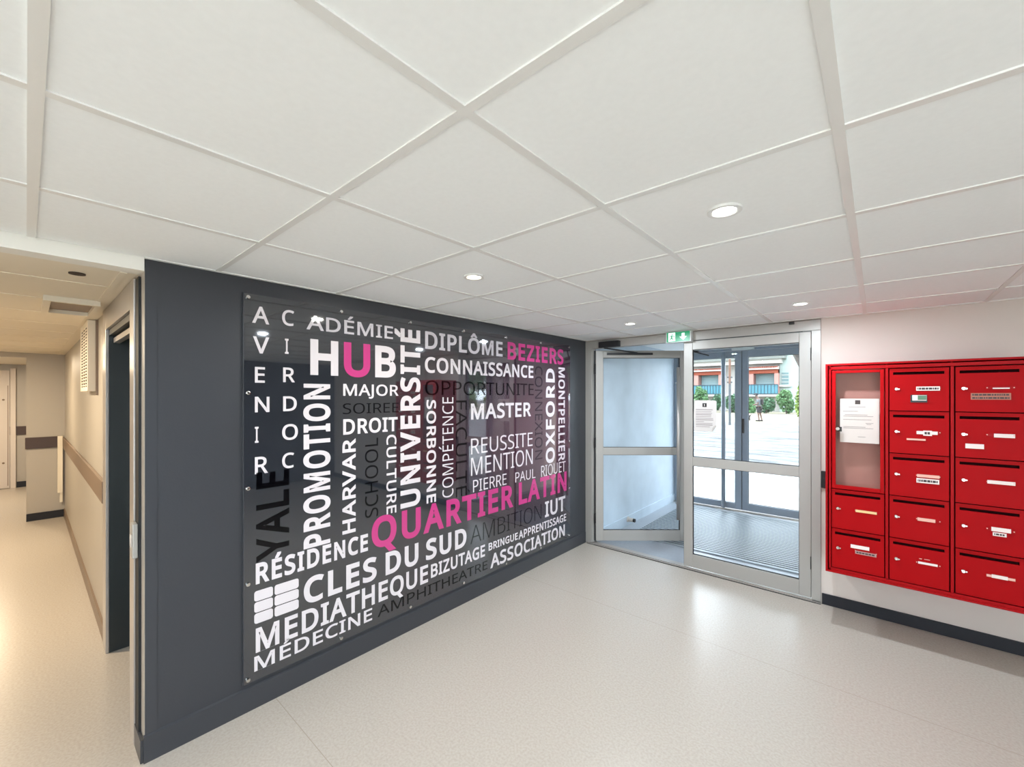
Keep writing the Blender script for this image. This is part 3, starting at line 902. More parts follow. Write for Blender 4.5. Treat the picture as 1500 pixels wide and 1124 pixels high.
def leaf(name, label, base, rz, w, materials, z0=0.02, z1=2.125, stile=0.082, rail_t=0.08, rail_b=0.115, mid=(0.968, 1.05), t=0.045, flip=1):
    """leaf in local coordinates: hinge at x=0, width along +x*flip, thickness along y"""
    d = struct(empty(name, base, rz), label, 'door')
    X = lambda a, b: (min(a * flip, b * flip), max(a * flip, b * flip))
    mb = MB()
    y0, y1 = -t / 2, t / 2
    mb.box(*X(0, stile), y0, y1, z0, z1)
    mb.box(*X(w - stile, w), y0, y1, z0, z1)
    mb.box(*X(stile, w - stile), y0, y1, z1 - rail_t, z1)
    mb.box(*X(stile, w - stile), y0, y1, z0, z0 + rail_b)
    mb.build('leaf_frame', materials[0], d, bevel=0.003, local=True)
    if mid:
        MB().box(*X(stile, w - stile), y0 + 0.002, y1 - 0.002, mid[0], mid[1]).build('mid_rail', materials[0], d, bevel=0.003, local=True)
        spans = ((z0 + rail_b, mid[0]), (mid[1], z1 - rail_t))
    else:
        spans = ((z0 + rail_b, z1 - rail_t),)
    for a, b in spans:
        MB().box(*X(stile, w - stile), -0.004, 0.004, a, b).build('glass_pane', M['glass'], d, local=True)
        g = MB()
        xa, xb = X(stile, w - stile)
        for yy in (-0.008, 0.004):
            g.box(xa, xa + 0.004, yy, yy + 0.004, a, b)
            g.box(xb - 0.004, xb, yy, yy + 0.004, a, b)
            g.box(xa + 0.004, xb - 0.004, yy, yy + 0.004, a, a + 0.004)
            g.box(xa + 0.004, xb - 0.004, yy, yy + 0.004, b - 0.004, b)
        g.build('glazing_gasket', M['gasket'], d, local=True)
    return d


def pull_handle(d, x, y, z0, z1, r=0.017, off=0.06, material='steel'):
    mb = MB().tube([(x, y + off, z0), (x, y + off, z1)], r, 14)
    for z in (z0 + 0.17, z1 - 0.17):
        mb.tube([(x, y, z), (x, y + off, z)], 0.011, 10)
    return mb.build('pull_handle', M[material], d, local=True, smooth=True)


# open inner leaf, hinged on the left jamb, swung into the vestibule
d2 = leaf('door_2', 'open left glass leaf of the inner entrance door swung into the vestibule', (-2.355, DY + 0.055, 0), math.atan2(0.655, 0.7555), 1.01, (M['alu'],), z0=0.022, z1=2.118)
pull_handle(d2, 0.885, -0.022, 0.27, 1.93, off=-0.055)
pull_handle(d2, 0.945, 0.022, 0.27, 1.93, off=0.055)
for z in (0.22, 1.05, 1.86):
    MB().tube([(-0.012, -0.03, z), (-0.012, -0.03, z + 0.11)], 0.011, 10).build('hinge', M['black'], d2, local=True)
MB().box(-0.020, -0.004, -0.012, 0.012, 0.022, 2.118).build('edge_gasket', M['gasket'], d2, local=True)
# closed inner leaf
d3 = leaf('door_3', 'closed right glass leaf of the inner entrance door with the grey notice', (-0.395, DY + 0.012, 0), 0, 0.982, (M['alu'],), z0=0.022, z1=2.128, stile=0.078, flip=-1, rail_b=0.12)
MB().box(-0.982 - 0.004, -0.982, -0.012, 0.012, 0.022, 2.128).build('edge_gasket', M['gasket'], d3, local=True)
for z in (0.25, 1.9):
    B(-0.004, 0.0, -0.03, -0.0225, z, z + 0.1).build('hinge', M['gasket'], d3, local=True)

# door closer on the header, arm reaching to the open leaf
ang = math.atan2(0.655, 0.7555)
LX = lambda a, dy, z: (-2.355 + a * cos(ang) - dy * sin(ang), DY + 0.055 + a * sin(ang) + dy * cos(ang), z)
cl = tag(empty('door_closer', (-2.14, DY - 0.012, 2.14)), 'black door closer above the open glass leaf with its sliding arm', 'door closer')
B(-2.255, -2.02, DY - 0.06, DY - 0.0125, 2.132, 2.196).build('closer_body', M['black'], cl, bevel=0.006)
MB().tube([(-2.20, DY - 0.035, 2.13), LX(0.45, -0.04, 2.09)], 0.008, 8).build('closer_arm', M['black'], cl)
mb = MB()
p0, p1, p2, p3 = LX(0.12, -0.024, 0), LX(0.62, -0.024, 0), LX(0.62, -0.046, 0), LX(0.12, -0.046, 0)
mb.prism([p0[:2], p1[:2], p2[:2], p3[:2]], 'z', 2.068, 2.092)
mb.build('slide_rail', M['black'], cl)

# exit sign
ex = tag(empty('exit_sign', (-1.405, DY - 0.03, 2.12)), 'green emergency exit sign with running figure above the entrance door', 'exit sign')
ey = DY - 0.07
B(-1.525, -1.29, ey, DY - 0.0125, 2.120, 2.226).build('sign_case', M['sign_body'], ex, bevel=0.004)
B(-1.515, -1.303, ey - 0.002, ey - 0.0002, 2.128, 2.219).build('sign_face', M['sign_green'], ex)


def plate(poly, x0, z0, s, y):
    return MB().prism([(x0 + a * s, z0 + b * s) for a, b in poly], 'y', y - 0.0012, y)


mb = plate([(-.2, .95), (.2, .95), (.2, .45), (.5, .45), (0, -.05), (-.5, .45), (-.2, .45)], -1.362, 2.143, 0.066, ey - 0.0022)
o = mb.build('arrow_pictogram', M['sign_white'], ex)
mb = B(-1.5, -1.435, ey - 0.0034, ey - 0.0022, 2.134, 2.214)
mb.build('doorway_pictogram', M['sign_white'], ex)
mb = MB()
cx, cz, s = -1.467, 2.136, 0.074
for poly in ([(-.02, .85), (.08, .93), (.16, .85), (.08, .76)], [(-.05, .74), (.12, .72), (.05, .42), (-.10, .42)], [(-.10, .44), (.04, .44), (.18, .22), (.1, .02), (.02, .02), (.08, .2), (-.06, .3)],
             [(-.1, .44), (.0, .4), (-.16, .16), (-.36, .12), (-.36, .2), (-.2, .24)], [(-.04, .72), (.0, .64), (-.2, .56), (-.28, .42), (-.33, .45), (-.25, .62)], [(.1, .7), (.26, .5), (.38, .52), (.36, .6), (.27, .59), (.15, .74)]):
    mb.prism([(cx + a * s, cz + b * s) for a, b in poly], 'y', ey - 0.0046, ey - 0.0035)
mb.build('running_figure', M['sign_green'], ex)

# notice taped to the closed leaf
n = tag(empty('notice', (-1.19, DY, 1.29)), 'grey notice with a curled corner taped to the closed glass leaf', 'notice')
ny = DY + 0.005
MB().prism([(-1.288, 1.578), (-1.105, 1.578), (-1.094, 1.568), (-1.094, 1.345), (-1.128, 1.292), (-1.288, 1.292)], 'y', ny - 0.0015, ny).build('sheet', M['paper_grey'], n)
MB().add([(-1.094, ny - 0.0015, 1.345), (-1.128, ny - 0.0015, 1.292), (-1.124, ny - 0.018, 1.322), (-1.107, ny - 0.016, 1.35)], [(0, 1, 2, 3)]).build('curled_corner', M['paper_grey'], n)
B(-1.214, -1.178, ny - 0.0025, ny - 0.0016, 1.517, 1.552).build('emblem', M['black'], n)
B(-1.199, -1.193, ny - 0.0032, ny - 0.0026, 1.524, 1.545).build('emblem_stroke', M['paper_grey'], n)
mb = MB()
random.seed(3)
z = 1.488
for k in range(11):
    e = -1.12 - random.random() * 0.03
    mb.box(-1.272, e if k != 7 else -1.2, ny - 0.0022, ny - 0.0016, z, z + (0.006 if k % 3 else 0.009))
    z -= 0.0155
mb.build('printed_lines', M['ink_pale'], n)

# black release plate by the frame
t = tag(empty('release_plate', (-0.32, DY, 0.9)), 'small black plate on the wall between door frame and mailboxes', 'switch plate')
B(-0.3305, -0.285, DY - 0.022, DY - 0.0005, 0.905, 1.035).build('cover', M['black'], t, bevel=0.003)
B(-0.318, -0.298, DY - 0.025, DY - 0.022, 0.96, 0.985).build('push_button', M['gasket'], t, bevel=0.002)

# ------------------------------------------------------------------ vestibule
struct(B(VX0 - 0.1, VX0, DY + 0.1, OY + 0.1, 0, 2.6).build('wall_vestibule_left', M['daylit_slate']), 'slate side wall of the vestibule with daylight put into its colour, seen through the open leaf', 'wall')
struct(B(VX0, VX0 + 0.014, DY + 0.1, OY - 0.04, 0, 0.115).build('baseboard_vestibule', M['daylit_slate']), 'skirting along the vestibule wall in the same daylit colour', 'skirting')
mb = MB()
mb.box(VX1, VX1 + 0.1, 4.74, 5.0, 0, 2.6)
mb.box(VX1, VX1 + 0.1, 5.28, OY + 0.1, 0, 2.6)
mb.box(VX1, VX1 + 0.1, DY + 0.1, 4.74, 2.06, 2.6)
struct(mb.build('wall_vestibule_right', M['white']), 'white side wall of the vestibule beyond the side window', 'wall')
struct(B(VX1 - 0.02, VX1 + 0.1, 5.0, 5.28, 0, 2.6).build('wall_vestibule_pier', M['slate']), 'slate pier on the right side of the vestibule', 'wall')
struct(B(VX0 - 0.1, VX1 + 0.1, DY + 0.1, OY + 0.1, VH, 2.6).build('ceiling_vestibule', M['ceil']), 'white ceiling of the vestibule', 'ceiling')
w1 = struct(empty('window_1', (VX1 + 0.05, 4.46, 0)), 'tall side window of the vestibule looking over the car park', 'window')
mb = MB()
mb.box(VX1, VX1 + 0.08, DY + 0.1, DY + 0.17, 0, 2.06)
mb.box(VX1, VX1 + 0.08, 4.67, 4.74, 0, 2.06)
for a, b in ((0, 0.08), (0.88, 0.99), (1.98, 2.06)):
    mb.box(VX1, VX1 + 0.08, DY + 0.17, 4.67, a, b)
mb.build('window_frame', M['alu_out'], w1, bevel=0.003)
for a, b in ((0.08, 0.88), (0.99, 1.98)):
    B(VX1 + 0.036, VX1 + 0.044, DY + 0.17, 4.67, a, b).build('window_pane', M['glass'], w1)
mt = tag(empty('entrance_mat', (-1.3, 5.5, 0)), 'ribbed grey entrance mat on the vestibule floor behind the glass doors', 'mat')
B(-2.17, -0.5, 4.6, 6.36, 0, 0.006).build('pile', M['mat_pile'], mt)
mb = MB()
k = 0
y = 4.6
while y < 6.36:
    mb.box(-2.17, -0.5, y, y + 0.028, 0.006, 0.011)
    y += 0.055
mb.build('ribs', M['mat_alu'], mt)
B(-2.185, -0.485, 4.585, 4.6, 0, 0.01).build('edge_strip', M['mat_alu'], mt)
ds = tag(empty('door_stop', (-2.345, 4.93, 0.07)), 'white door stop with black rubber tip low on the vestibule wall', 'door stop')
MB().tube([(VX0 + 0.014, 4.93, 0.075), (VX0 + 0.02, 4.93, 0.075), (VX0 + 0.022, 4.93, 0.075), (VX0 + 0.085, 4.93, 0.075)], [0.035, 0.035, 0.024, 0.024], 18).build('stop_body', M['white'], ds)
MB().tube([(VX0 + 0.085, 4.93, 0.075), (VX0 + 0.11, 4.93, 0.075)], 0.022, 18).build('rubber_tip', M['gasket'], ds)

d4 = struct(empty('door_4', (-1.36, OY, 0)), 'blue-grey aluminium frame of the outer entrance doors', 'door frame')
mb = MB()
mb.box(VX0, VX0 + 0.05, OY - 0.04, OY + 0.06, 0, 2.6)
mb.box(VX1 - 0.05, VX1, OY - 0.04, OY + 0.06, 0, 2.6)
mb.box(VX0 + 0.05, VX1 - 0.05, OY - 0.04, OY + 0.06, 2.255, 2.6)
mb.build('frame', M['alu_out'], d4, bevel=0.004)
B(VX0, VX1, OY - 0.07, OY + 0.07, 0, 0.012).build('threshold', M['steel'], d4)
d5 = leaf('door_5', 'left leaf of the outer entrance door with the tall bar handle', (-2.315, OY, 0), 0, 0.88, (M['alu_out'],), z0=0.02, z1=2.25, stile=0.085, rail_t=0.09, rail_b=0.085, mid=None)
pull_handle(d5, 0.655, -0.03, 0.03, 2.24, r=0.027, off=-0.03, material='alu_out')
d6 = leaf('door_6', 'right leaf of the outer entrance door', (-0.415, OY, 0), 0, 1.012, (M['alu_out'],), z0=0.02, z1=2.25, stile=0.075, rail_t=0.09, rail_b=0.1, mid=None, flip=-1)
mb = MB().box(-1.017, -1.0125, -0.024, 0.02, 0.02, 2.25)
mb.box(-1.013, -0.985, -0.045, -0.0225, 1.1, 1.3)
mb.build('lock_case', M['black'], d6, local=True)
t = tag(empty('magnetic_lock', (-1.41, OY - 0.03, 2.25)), 'white magnetic lock plate at the head of the outer doors', 'magnetic lock')
B(-1.55, -1.27, OY - 0.075, OY - 0.041, 2.258, 2.345).build('lock_case', M['sign_body'], t, bevel=0.003)
t = tag(empty('door_closer', (-1.97, OY - 0.03, 2.2)), 'small dark door closer on the outer left leaf', 'door closer')
B(-2.1, -2.0, OY - 0.085, OY - 0.041, 2.27, 2.33).build('closer_body', M['black'], t, bevel=0.003)
MB().tube([(-2.05, OY - 0.06, 2.272), (-1.86, OY - 0.035, 2.21)], 0.009, 8).build('closer_arm', M['black'], t)
mb = MB()
mb.box(-7, VX0, OY, OY + 0.12, -0.05, 3.6)
mb.box(VX1, VX1 + 0.1, OY, OY + 0.12, -0.05, 3.6)
mb.box(VX0, VX1, OY + 0.06, OY + 0.12, 2.36, 3.6)
struct(mb.build('wall_facade', M['house']), 'pale outside wall around the outer entrance doors', 'wall')

# ================================================================== MAILBOXES
bank = tag(empty('mailbox_bank', (0.196, DY, 0.388)), 'bank of red mailboxes with a glazed notice compartment on the right wall', 'mailboxes')
FY = 3.69
BX0, BX1, BZ0, BZ1 = -0.275, 0.667, 0.388, 1.842
COLS = [(-0.241, 0.036), (0.059, 0.333), (0.357, 0.631)]
ROWS = [1.797, 1.522, 1.248, 0.973, 0.699, 0.424]
mb = MB()
mb.box(BX0, BX1, DY - 0.012, DY - 0.0005, BZ0, BZ1)
mb.box(BX0, BX0 + 0.012, FY + 0.012, DY - 0.012, BZ0, BZ1)
mb.box(BX1 - 0.012, BX1, FY + 0.012, DY - 0.012, BZ0, BZ1)
mb.box(BX0 + 0.012, BX1 - 0.012, FY + 0.012, DY - 0.012, BZ1 - 0.012, BZ1)
mb.box(BX0 + 0.012, BX1 - 0.012, FY + 0.012, DY - 0.012, BZ0, BZ0 + 0.012)
mb.box(COLS[0][1] + 0.008, COLS[1][0] - 0.008, FY + 0.016, DY - 0.012, BZ0 + 0.012, BZ1 - 0.012)
mb.box(COLS[1][1] + 0.008, COLS[2][0] - 0.008, FY + 0.016, DY - 0.012, BZ0 + 0.012, BZ1 - 0.012)
mb.box(BX0 + 0.012, COLS[0][1] + 0.008, FY + 0.03, DY - 0.012, ROWS[3] - 0.004, ROWS[3] + 0.004)
mb.build('cabinet', M['red_frame'], bank)
mb = MB()
r = 0.013
mb.box(BX0, BX0 + r, FY - 0.008, FY + 0.012, BZ0, BZ1)
mb.box(BX1 - r, BX1, FY - 0.008, FY + 0.012, BZ0, BZ1)
mb.box(BX0 + r, BX1 - r, FY - 0.008, FY + 0.012, BZ1 - r, BZ1)
mb.box(BX0 + r, BX1 - r, FY - 0.008, FY + 0.012, BZ0, BZ0 + r)
mb.box(BX0 + r + 0.006, COLS[0][0] - 0.003, FY - 0.003, FY + 0.012, BZ0 + r, BZ1 - r)
mb.box(BX0 + r + 0.006, BX1 - r, FY - 0.003, FY + 0.012, ROWS[0] + 0.004, BZ1 - r - 0.007)
mb.box(BX0 + r + 0.006, BX1 - r, FY - 0.003, FY + 0.012, BZ0 + r, ROWS[5] - 0.003)
mb.build('front_rim', M['red_frame'], bank, bevel=0.002)
mb = MB()
for a, b in ((COLS[0][1], COLS[1][0]), (COLS[1][1], COLS[2][0])):
    m_ = (a + b) / 2
    mb.box(m_ - 0.0075, m_ + 0.0075, FY - 0.004, FY + 0.012, ROWS[5] - 0.002, ROWS[0] + 0.003)
mb.box(COLS[2][1] + 0.004, BX1 - r, FY - 0.003, FY + 0.012, ROWS[5] - 0.002, ROWS[0] + 0.003)
mb.build('divider', M['red_frame'], bank, bevel=0.002)
# dark sheet standing in for the shade in the gaps round the doors
mb = MB()
mb.box(COLS[0][0] - 0.002, COLS[0][1] + 0.008, FY + 0.0125, FY + 0.014, ROWS[5] - 0.003, ROWS[3])
for a, b in COLS[1:]:
    mb.box(a - 0.008, b + 0.008, FY + 0.0125, FY + 0.014, ROWS[5] - 0.003, ROWS[0] + 0.004)
mb.build('gap_shade_sheet', M['slot'], bank)


def lines(x0, x1, z0, z1, n, material, parent, name='printed_lines', y=FY, gap=0.5):
    mb = MB()
    h = (z1 - z0) / n
    for k in range(n):
        x = x0
        while x < x1 - 0.004:
            w = min(0.004 + random.random() * 0.012, x1 - x)
            mb.box(x, x + w, y - 0.0006, y, z0 + k * h + h * 0.25, z0 + k * h + h * (0.25 + gap))
            x += w + 0.0025
    return mb.build(name, material, parent)


def mailbox_door(c, rr, plates):
    x0, x1 = COLS[c][0] + 0.0015, COLS[c][1] - 0.0015
    z1, z0 = ROWS[rr] - 0.003, ROWS[rr + 1] + 0.003
    sx0, sx1, sz1, sz0 = x0 + 0.017, x1 - 0.019, z1 - 0.021, z1 - 0.039
    ya, yb = FY, FY + 0.012
    mb = MB()
    # door sheet as a grid around the slot
    xs, zs = [x0, sx0, sx1, x1], [z0, sz0, sz1, z1]
    for i in range(3):
        for j in range(3):
            if not (i == 1 and j == 1):
                mb.box(xs[i], xs[i + 1], ya, yb, zs[j], zs[j + 1])
    mb.box(x0, x1, ya - 0.0035, ya, z1 - 0.005, z1)
    dr = mb.build('mailbox_door', M['red'], bank)
    B(sx0, sx1, FY + 0.010, FY + 0.0118, sz0, sz1).build('letter_slot', M['slot'], dr)  # dark plate stands for the shade inside the slot
    lx, lz = x0 + 0.033, z1 - 0.130
    mb = MB().tube([(lx, FY, lz), (lx, FY - 0.008, lz), (lx, FY - 0.011, lz)], [0.0105, 0.0105, 0.008], 18)
    mb.box(lx - 0.0015, lx + 0.0015, FY - 0.0118, FY - 0.011, lz - 0.005, lz + 0.005)
    mb.prism([(lx - 0.002, lz - 0.009), (lx + 0.016, lz - 0.004), (lx + 0.016, lz + 0.002), (lx - 0.002, lz + 0.006)], 'y', FY - 0.004, FY - 0.0005)
    mb.build('lock', M['chrome'], dr, smooth=False)
    hx0, hx1, hz = x0 + 0.124, x1 - 0.036, z1 - 0.127
    B(hx0, hx1, FY - 0.0022, FY, hz - 0.010, hz + 0.010).build('name_plate_holder', M['red_frame'], dr, bevel=0.001)
    for x in (hx0 + 0.004, hx1 - 0.004):
        MB().tube([(x, FY - 0.0021, hz), (x, FY - 0.0035, hz)], 0.003, 8).build('plate_pin', M['label_pink'], dr)
    for k, (name, col, a0, a1, b0, b1, text) in enumerate(plates):
        y = FY - 0.0026 - k * 0.0008
        o = B(a0, a1, y - 0.0008, y, b0, b1).build(name, M[col], dr)
        o.data.materials
        if text:
            lines(a0 + 0.006, a1 - 0.006, b0 + 0.001, b1 - 0.001, text, M['ink'], o, y=y - 0.0008)
    return dr


random.seed(5)
NP, ST = 'name_plate', 'sticker'
mailbox_door(0, 3, [(NP, 'label_yellow', -0.111, -0.002, 0.832, 0.848, 0)])
mailbox_door(0, 4, [(NP, 'label_white', -0.137, -0.04, 0.583, 0.607, 0), (ST, 'label_grey', -0.113, -0.004, 0.549, 0.570, 1)])
mailbox_door(1, 0, [(NP, 'label_white', 0.186, 0.292, 1.652, 1.678, 1), (ST, 'black', 0.160, 0.236, 1.578, 1.626, 0), (ST, 'label_white', 0.168, 0.233, 1.590, 1.624, 0), (ST, 'green_ink', 0.193, 0.232, 1.594, 1.622, 0)])
mailbox_door(1, 1, [(NP, 'label_white', 0.188, 0.282, 1.378, 1.398, 0), (ST, 'label_white', 0.218, 0.257, 1.370, 1.402, 1), (ST, 'label_pink', 0.142, 0.229, 1.338, 1.349, 0)])
mailbox_door(1, 2, [(NP, 'label_pink', 0.190, 0.290, 1.108, 1.126, 0), (ST, 'label_white', 0.187, 0.289, 1.072, 1.101, 1)])
mailbox_door(1, 3, [(NP, 'label_pink', 0.192, 0.272, 0.832, 0.852, 0)])
mailbox_door(1, 4, [(NP, 'label_white', 0.195, 0.282, 0.562, 0.576, 0), (ST, 'label_pink', 0.200, 0.212, 0.592, 0.596, 0), (ST, 'label_pink', 0.222, 0.248, 0.594, 0.597, 0)])
mailbox_door(2, 0, [(NP, 'label_white', 0.508, 0.573, 1.660, 1.667, 0), (ST, 'label_brown', 0.421, 0.578, 1.597, 1.636, 2)])
mailbox_door(2, 1, [(NP, 'label_white', 0.513, 0.593, 1.378, 1.400, 0), (ST, 'label_white', 0.399, 0.474, 1.306, 1.334, 0)])
mailbox_door(2, 2, [(NP, 'label_white', 0.487, 0.594, 1.107, 1.127, 0)])
mailbox_door(2, 3, [(NP, 'label_white', 0.503, 0.578, 0.832, 0.856, 0), (ST, 'label_white', 0.508, 0.561, 0.806, 0.827, 1)])
mailbox_door(2, 4, [(NP, 'label_pink', 0.484, 0.594, 0.562, 0.576, 0), (ST, 'label_white', 0.504, 0.566, 0.560, 0.580, 0)])

# glazed notice door over the first three rows of the first column
x0, x1 = COLS[0][0] + 0.0015, COLS[0][1] - 0.0015
z0, z1 = ROWS[3] + 0.003, ROWS[0] - 0.003
nd = MB()
nd.box(x0, x0 + 0.021, FY, FY + 0.014, z0, z1)
nd.box(x1 - 0.020, x1, FY, FY + 0.014, z0, z1)
nd.box(x0 + 0.021, x1 - 0.020, FY, FY + 0.014, z1 - 0.018, z1)
nd.box(x0 + 0.021, x1 - 0.020, FY, FY + 0.014, z0, z0 + 0.026)
nd = nd.build('notice_door', M['red'], bank, bevel=0.002)
B(x0 + 0.021, x1 - 0.020, FY + 0.005, FY + 0.009, z0 + 0.026, z1 - 0.018).build('glass_pane', M['glass_in'], nd)
lx, lz = -0.207, 1.392
MB().tube([(lx, FY - 0.001, lz), (lx, FY - 0.012, lz)], 0.011, 18).build('lock', M['chrome'], nd)
B(lx - 0.004, lx + 0.022, FY + 0.010, FY + 0.013, lz - 0.02, lz + 0.012).build('lock_cam', M['black'], nd)
B(COLS[0][0], COLS[0][1], FY + 0.10, FY + 0.108, ROWS[3] + 0.005, BZ1 - 0.013).build('pin_board', M['back_board'], bank)

nt_ = tag(empty('paper_notice', (-0.09, FY + 0.09, 1.3)), 'white printed letter behind the glass of the red notice compartment', 'notice')
yy = FY + 0.032
s = B(-0.196, 0.010, yy, yy + 0.0008, 1.298, 1.600).build('sheet', M['paper'], nt_)
B(-0.115, -0.087, yy - 0.0006, yy - 0.0001, 1.562, 1.590).build('emblem', M['ink'], nt_)
mb = MB()
random.seed(11)
for (a, b, z) in ((-.15, -.06, 1.542), (-.18, -.10, 1.512), (-.17, -.05, 1.488), (-.178, -.02, 1.478), (-.18, -.03, 1.455), (-.06, -.02, 1.432), (-.055, -.03, 1.424), (-.178, -.06, 1.405), (-.178, -.02, 1.396), (-.10, -.06, 1.338)):
    mb.box(a, b, yy - 0.0006, yy - 0.0001, z, z + 0.003)
mb.build('printed_lines', M['ink_pale'], nt_)

# ================================================================== OUTDOORS
import numpy as np


def foliage(seed, n, leaf, shape):
    """leaf quads scattered through the volume given by shape(u) -> points"""
    rng = np.random.default_rng(seed)
    P = shape(rng, n)
    a = rng.normal(size=(n, 3)); a /= np.linalg.norm(a, axis=1)[:, None]
    b = np.cross(a, rng.normal(size=(n, 3))); b /= np.linalg.norm(b, axis=1)[:, None]
    s = leaf * (0.6 + 0.8 * rng.random((n, 1)))
    V = np.stack([P - a * s, P + b * s * 0.6, P + a * s, P - b * s * 0.6], 1).reshape(-1, 3)
    F = [(4 * i, 4 * i + 1, 4 * i + 2, 4 * i + 3) for i in range(n)]
    return V, F


def lumpy(cx, cy, rx, ry, z0, z1, seed):
    def f(rng, n):
        k = 9
        th = rng.random(k) * 2 * np.pi
        rr = np.sqrt(rng.random(k)) * 0.62
        C = np.stack([cx + rx * rr * np.cos(th), cy + ry * rr * np.sin(th), z0 + (z1 - z0) * (0.25 + 0.5 * rng.random(k))], 1)
        R = np.stack([np.full(k, rx * 0.48), np.full(k, ry * 0.48), np.full(k, (z1 - z0) * 0.33)], 1)
        i = rng.integers(0, k, n)
        d = rng.normal(size=(n, 3)); d /= np.linalg.norm(d, axis=1)[:, None]
        P = C[i] + d * R[i] * (0.7 + 0.3 * rng.random((n, 1)))
        P[:, 2] = np.maximum(P[:, 2], z0 + 0.02)
        return P
    return f


def mesh_from(name, V, F, material, parent=None):
    me = bpy.data.meshes.new(name)
    off = world_loc(parent) if parent else Vector((0, 0, 0))
    me.from_pydata([(p[0] - off.x, p[1] - off.y, p[2] - off.z) for p in V], [], F)
    me.materials.append(material)
    o = bpy.data.objects.new(name, me)
    COL.objects.link(o)
    o.parent = parent
    return o


def shrub(x, y, rx, ry, z1, material, label, group=None, n=1400, leaf=0.13, seed=1, cat='shrub', name='garden_shrub'):
    t = tag(empty(name, (x, y, -0.02)), label, cat, group)
    V, F = foliage(seed, n, leaf, lumpy(x, y, rx, ry, -0.02, z1, seed))
    mesh_from('foliage', V, F, M[material], t)
    rng = random.Random(seed)
    mb = MB()
    for k in range(5):
        a = rng.random() * 6.28
        mb.tube([(x, y, -0.03), (x + rx * 0.25 * cos(a), y + ry * 0.25 * sin(a), z1 * 0.45), (x + rx * 0.5 * cos(a), y + ry * 0.5 * sin(a), z1 * 0.75)], [0.05, 0.035, 0.015], 6)
    mb.build('stem', M['bark'], t)
    return t


SH = [(-15.20, 45.0, 0.74, 0.8, 2.30, 'leaf', 'pale green rounded shrub at the left end of the hedge beyond the car park'),
      (-13.70, 45.0, 0.74, 0.8, 2.55, 'leaf', 'taller light green shrub at the left of the hedge, under the terracotta balcony'),
      (-12.20, 45.0, 0.74, 0.8, 1.75, 'leaf_dark', 'low dark green shrub in the hedge beside the grey post'),
      (-10.70, 45.0, 0.74, 0.8, 1.70, 'leaf_dark', 'dark green shrub in the hedge hidden behind the outer door stiles'),
      (-9.20, 45.0, 0.74, 0.8, 1.50, 'leaf', 'mid green shrub in the hedge left of the person on the car park'),
      (-7.80, 45.0, 0.72, 0.8, 1.60, 'leaf_dark', 'dark green shrub in the hedge right behind the person on the car park'),
      (-6.20, 45.0, 0.72, 0.8, 2.10, 'leaf', 'big leafy green shrub in the hedge right of the person on the car park'),
      (-4.70, 45.0, 0.74, 0.8, 2.30, 'leaf', 'green shrub at the right end of the hedge below the leaning trunk')]
for i, (x, y, rx, ry, z1, m_, lb) in enumerate(SH):
    shrub(x, y, rx, ry, z1, m_, lb, 'shrubs of the hedge beyond the car park', seed=20 + i)
shrub(-3.5, 31.5, 0.42, 0.42, 2.75, 'leaf_light', 'yellow-green bush beside the leaning tree trunk', n=900, leaf=0.1, seed=40)
for i in range(6):
    x = 24 + 3.1 * i
    shrub(x, 40 - 1.4 * i, 1.38, 1.3, 2.2, 'leaf' if i % 2 else 'leaf_light', 'clipped green shrub far to the right of the car park', 'shrubs reflected in the lettered panel', n=900, leaf=0.2, seed=60 + i)


def tree(x, y, h, r, material, label, group, seed):
    t = tag(empty('leafy_tree', (x, y, -0.03)), label, 'tree', group)
    MB().tube([(x, y, -0.05), (x + 0.1, y, h * 0.35), (x, y + 0.1, h * 0.7)], [0.22, 0.17, 0.06], 10).build('trunk', M['bark'], t)
    V, F = foliage(seed, 2200, 0.26, lumpy(x, y, r, r, h * 0.3, h, seed))
    mesh_from('crown', V, F, M[material], t)


for i, (x, y, h, r) in enumerate(((27, 48, 6.5, 2.6), (33.5, 46, 7, 2.8), (40, 43, 6.5, 2.6), (47, 40, 7, 2.8))):
    tree(x, y, h, r, 'leaf_dark', 'dark leafy tree far to the right of the car park', 'trees reflected in the lettered panel', 80 + i)

# leaning trunk
t = tag(empty('leaning_tree', (-0.55, 15.0, -0.03)), 'rough grey tree trunk leaning across the top right of the outer door', 'tree')
MB().tube([(-0.40, 15, -0.1), (-0.75, 15, 0.8), (-1.16, 15, 1.7), (-1.62, 15, 2.75), (-2.15, 15.05, 4.0), (-2.5, 15.1, 5.2)], [0.36, 0.28, 0.25, 0.235, 0.21, 0.18], 20).build('trunk', M['bark'], t, smooth=True)
V, F = foliage(91, 2600, 0.16, lumpy(-2.6, 15.3, 2.6, 2.4, 4.9, 8.5, 92))
mesh_from('crown', V, F, M['leaf_dark'], t)

# post
t = tag(empty('street_post', (-6.295, 26.04, -0.03)), 'slim grey and rust post standing in the car park in front of the hedge', 'post')
MB().tube([(-6.295, 26.04, -0.03), (-6.295, 26.04, 2.3)], 0.062, 12).build('pole', M['post_grey'], t)
MB().tube([(-6.295, 26.04, 2.3), (-6.295, 26.04, 3.7)], 0.062, 12).build('pole_top', M['post_brown'], t)
for z in (2.34, 2.62):
    B(-6.42, -6.17, 26.0, 26.08, z, z + 0.08).build('bracket', M['post_grey'], t)

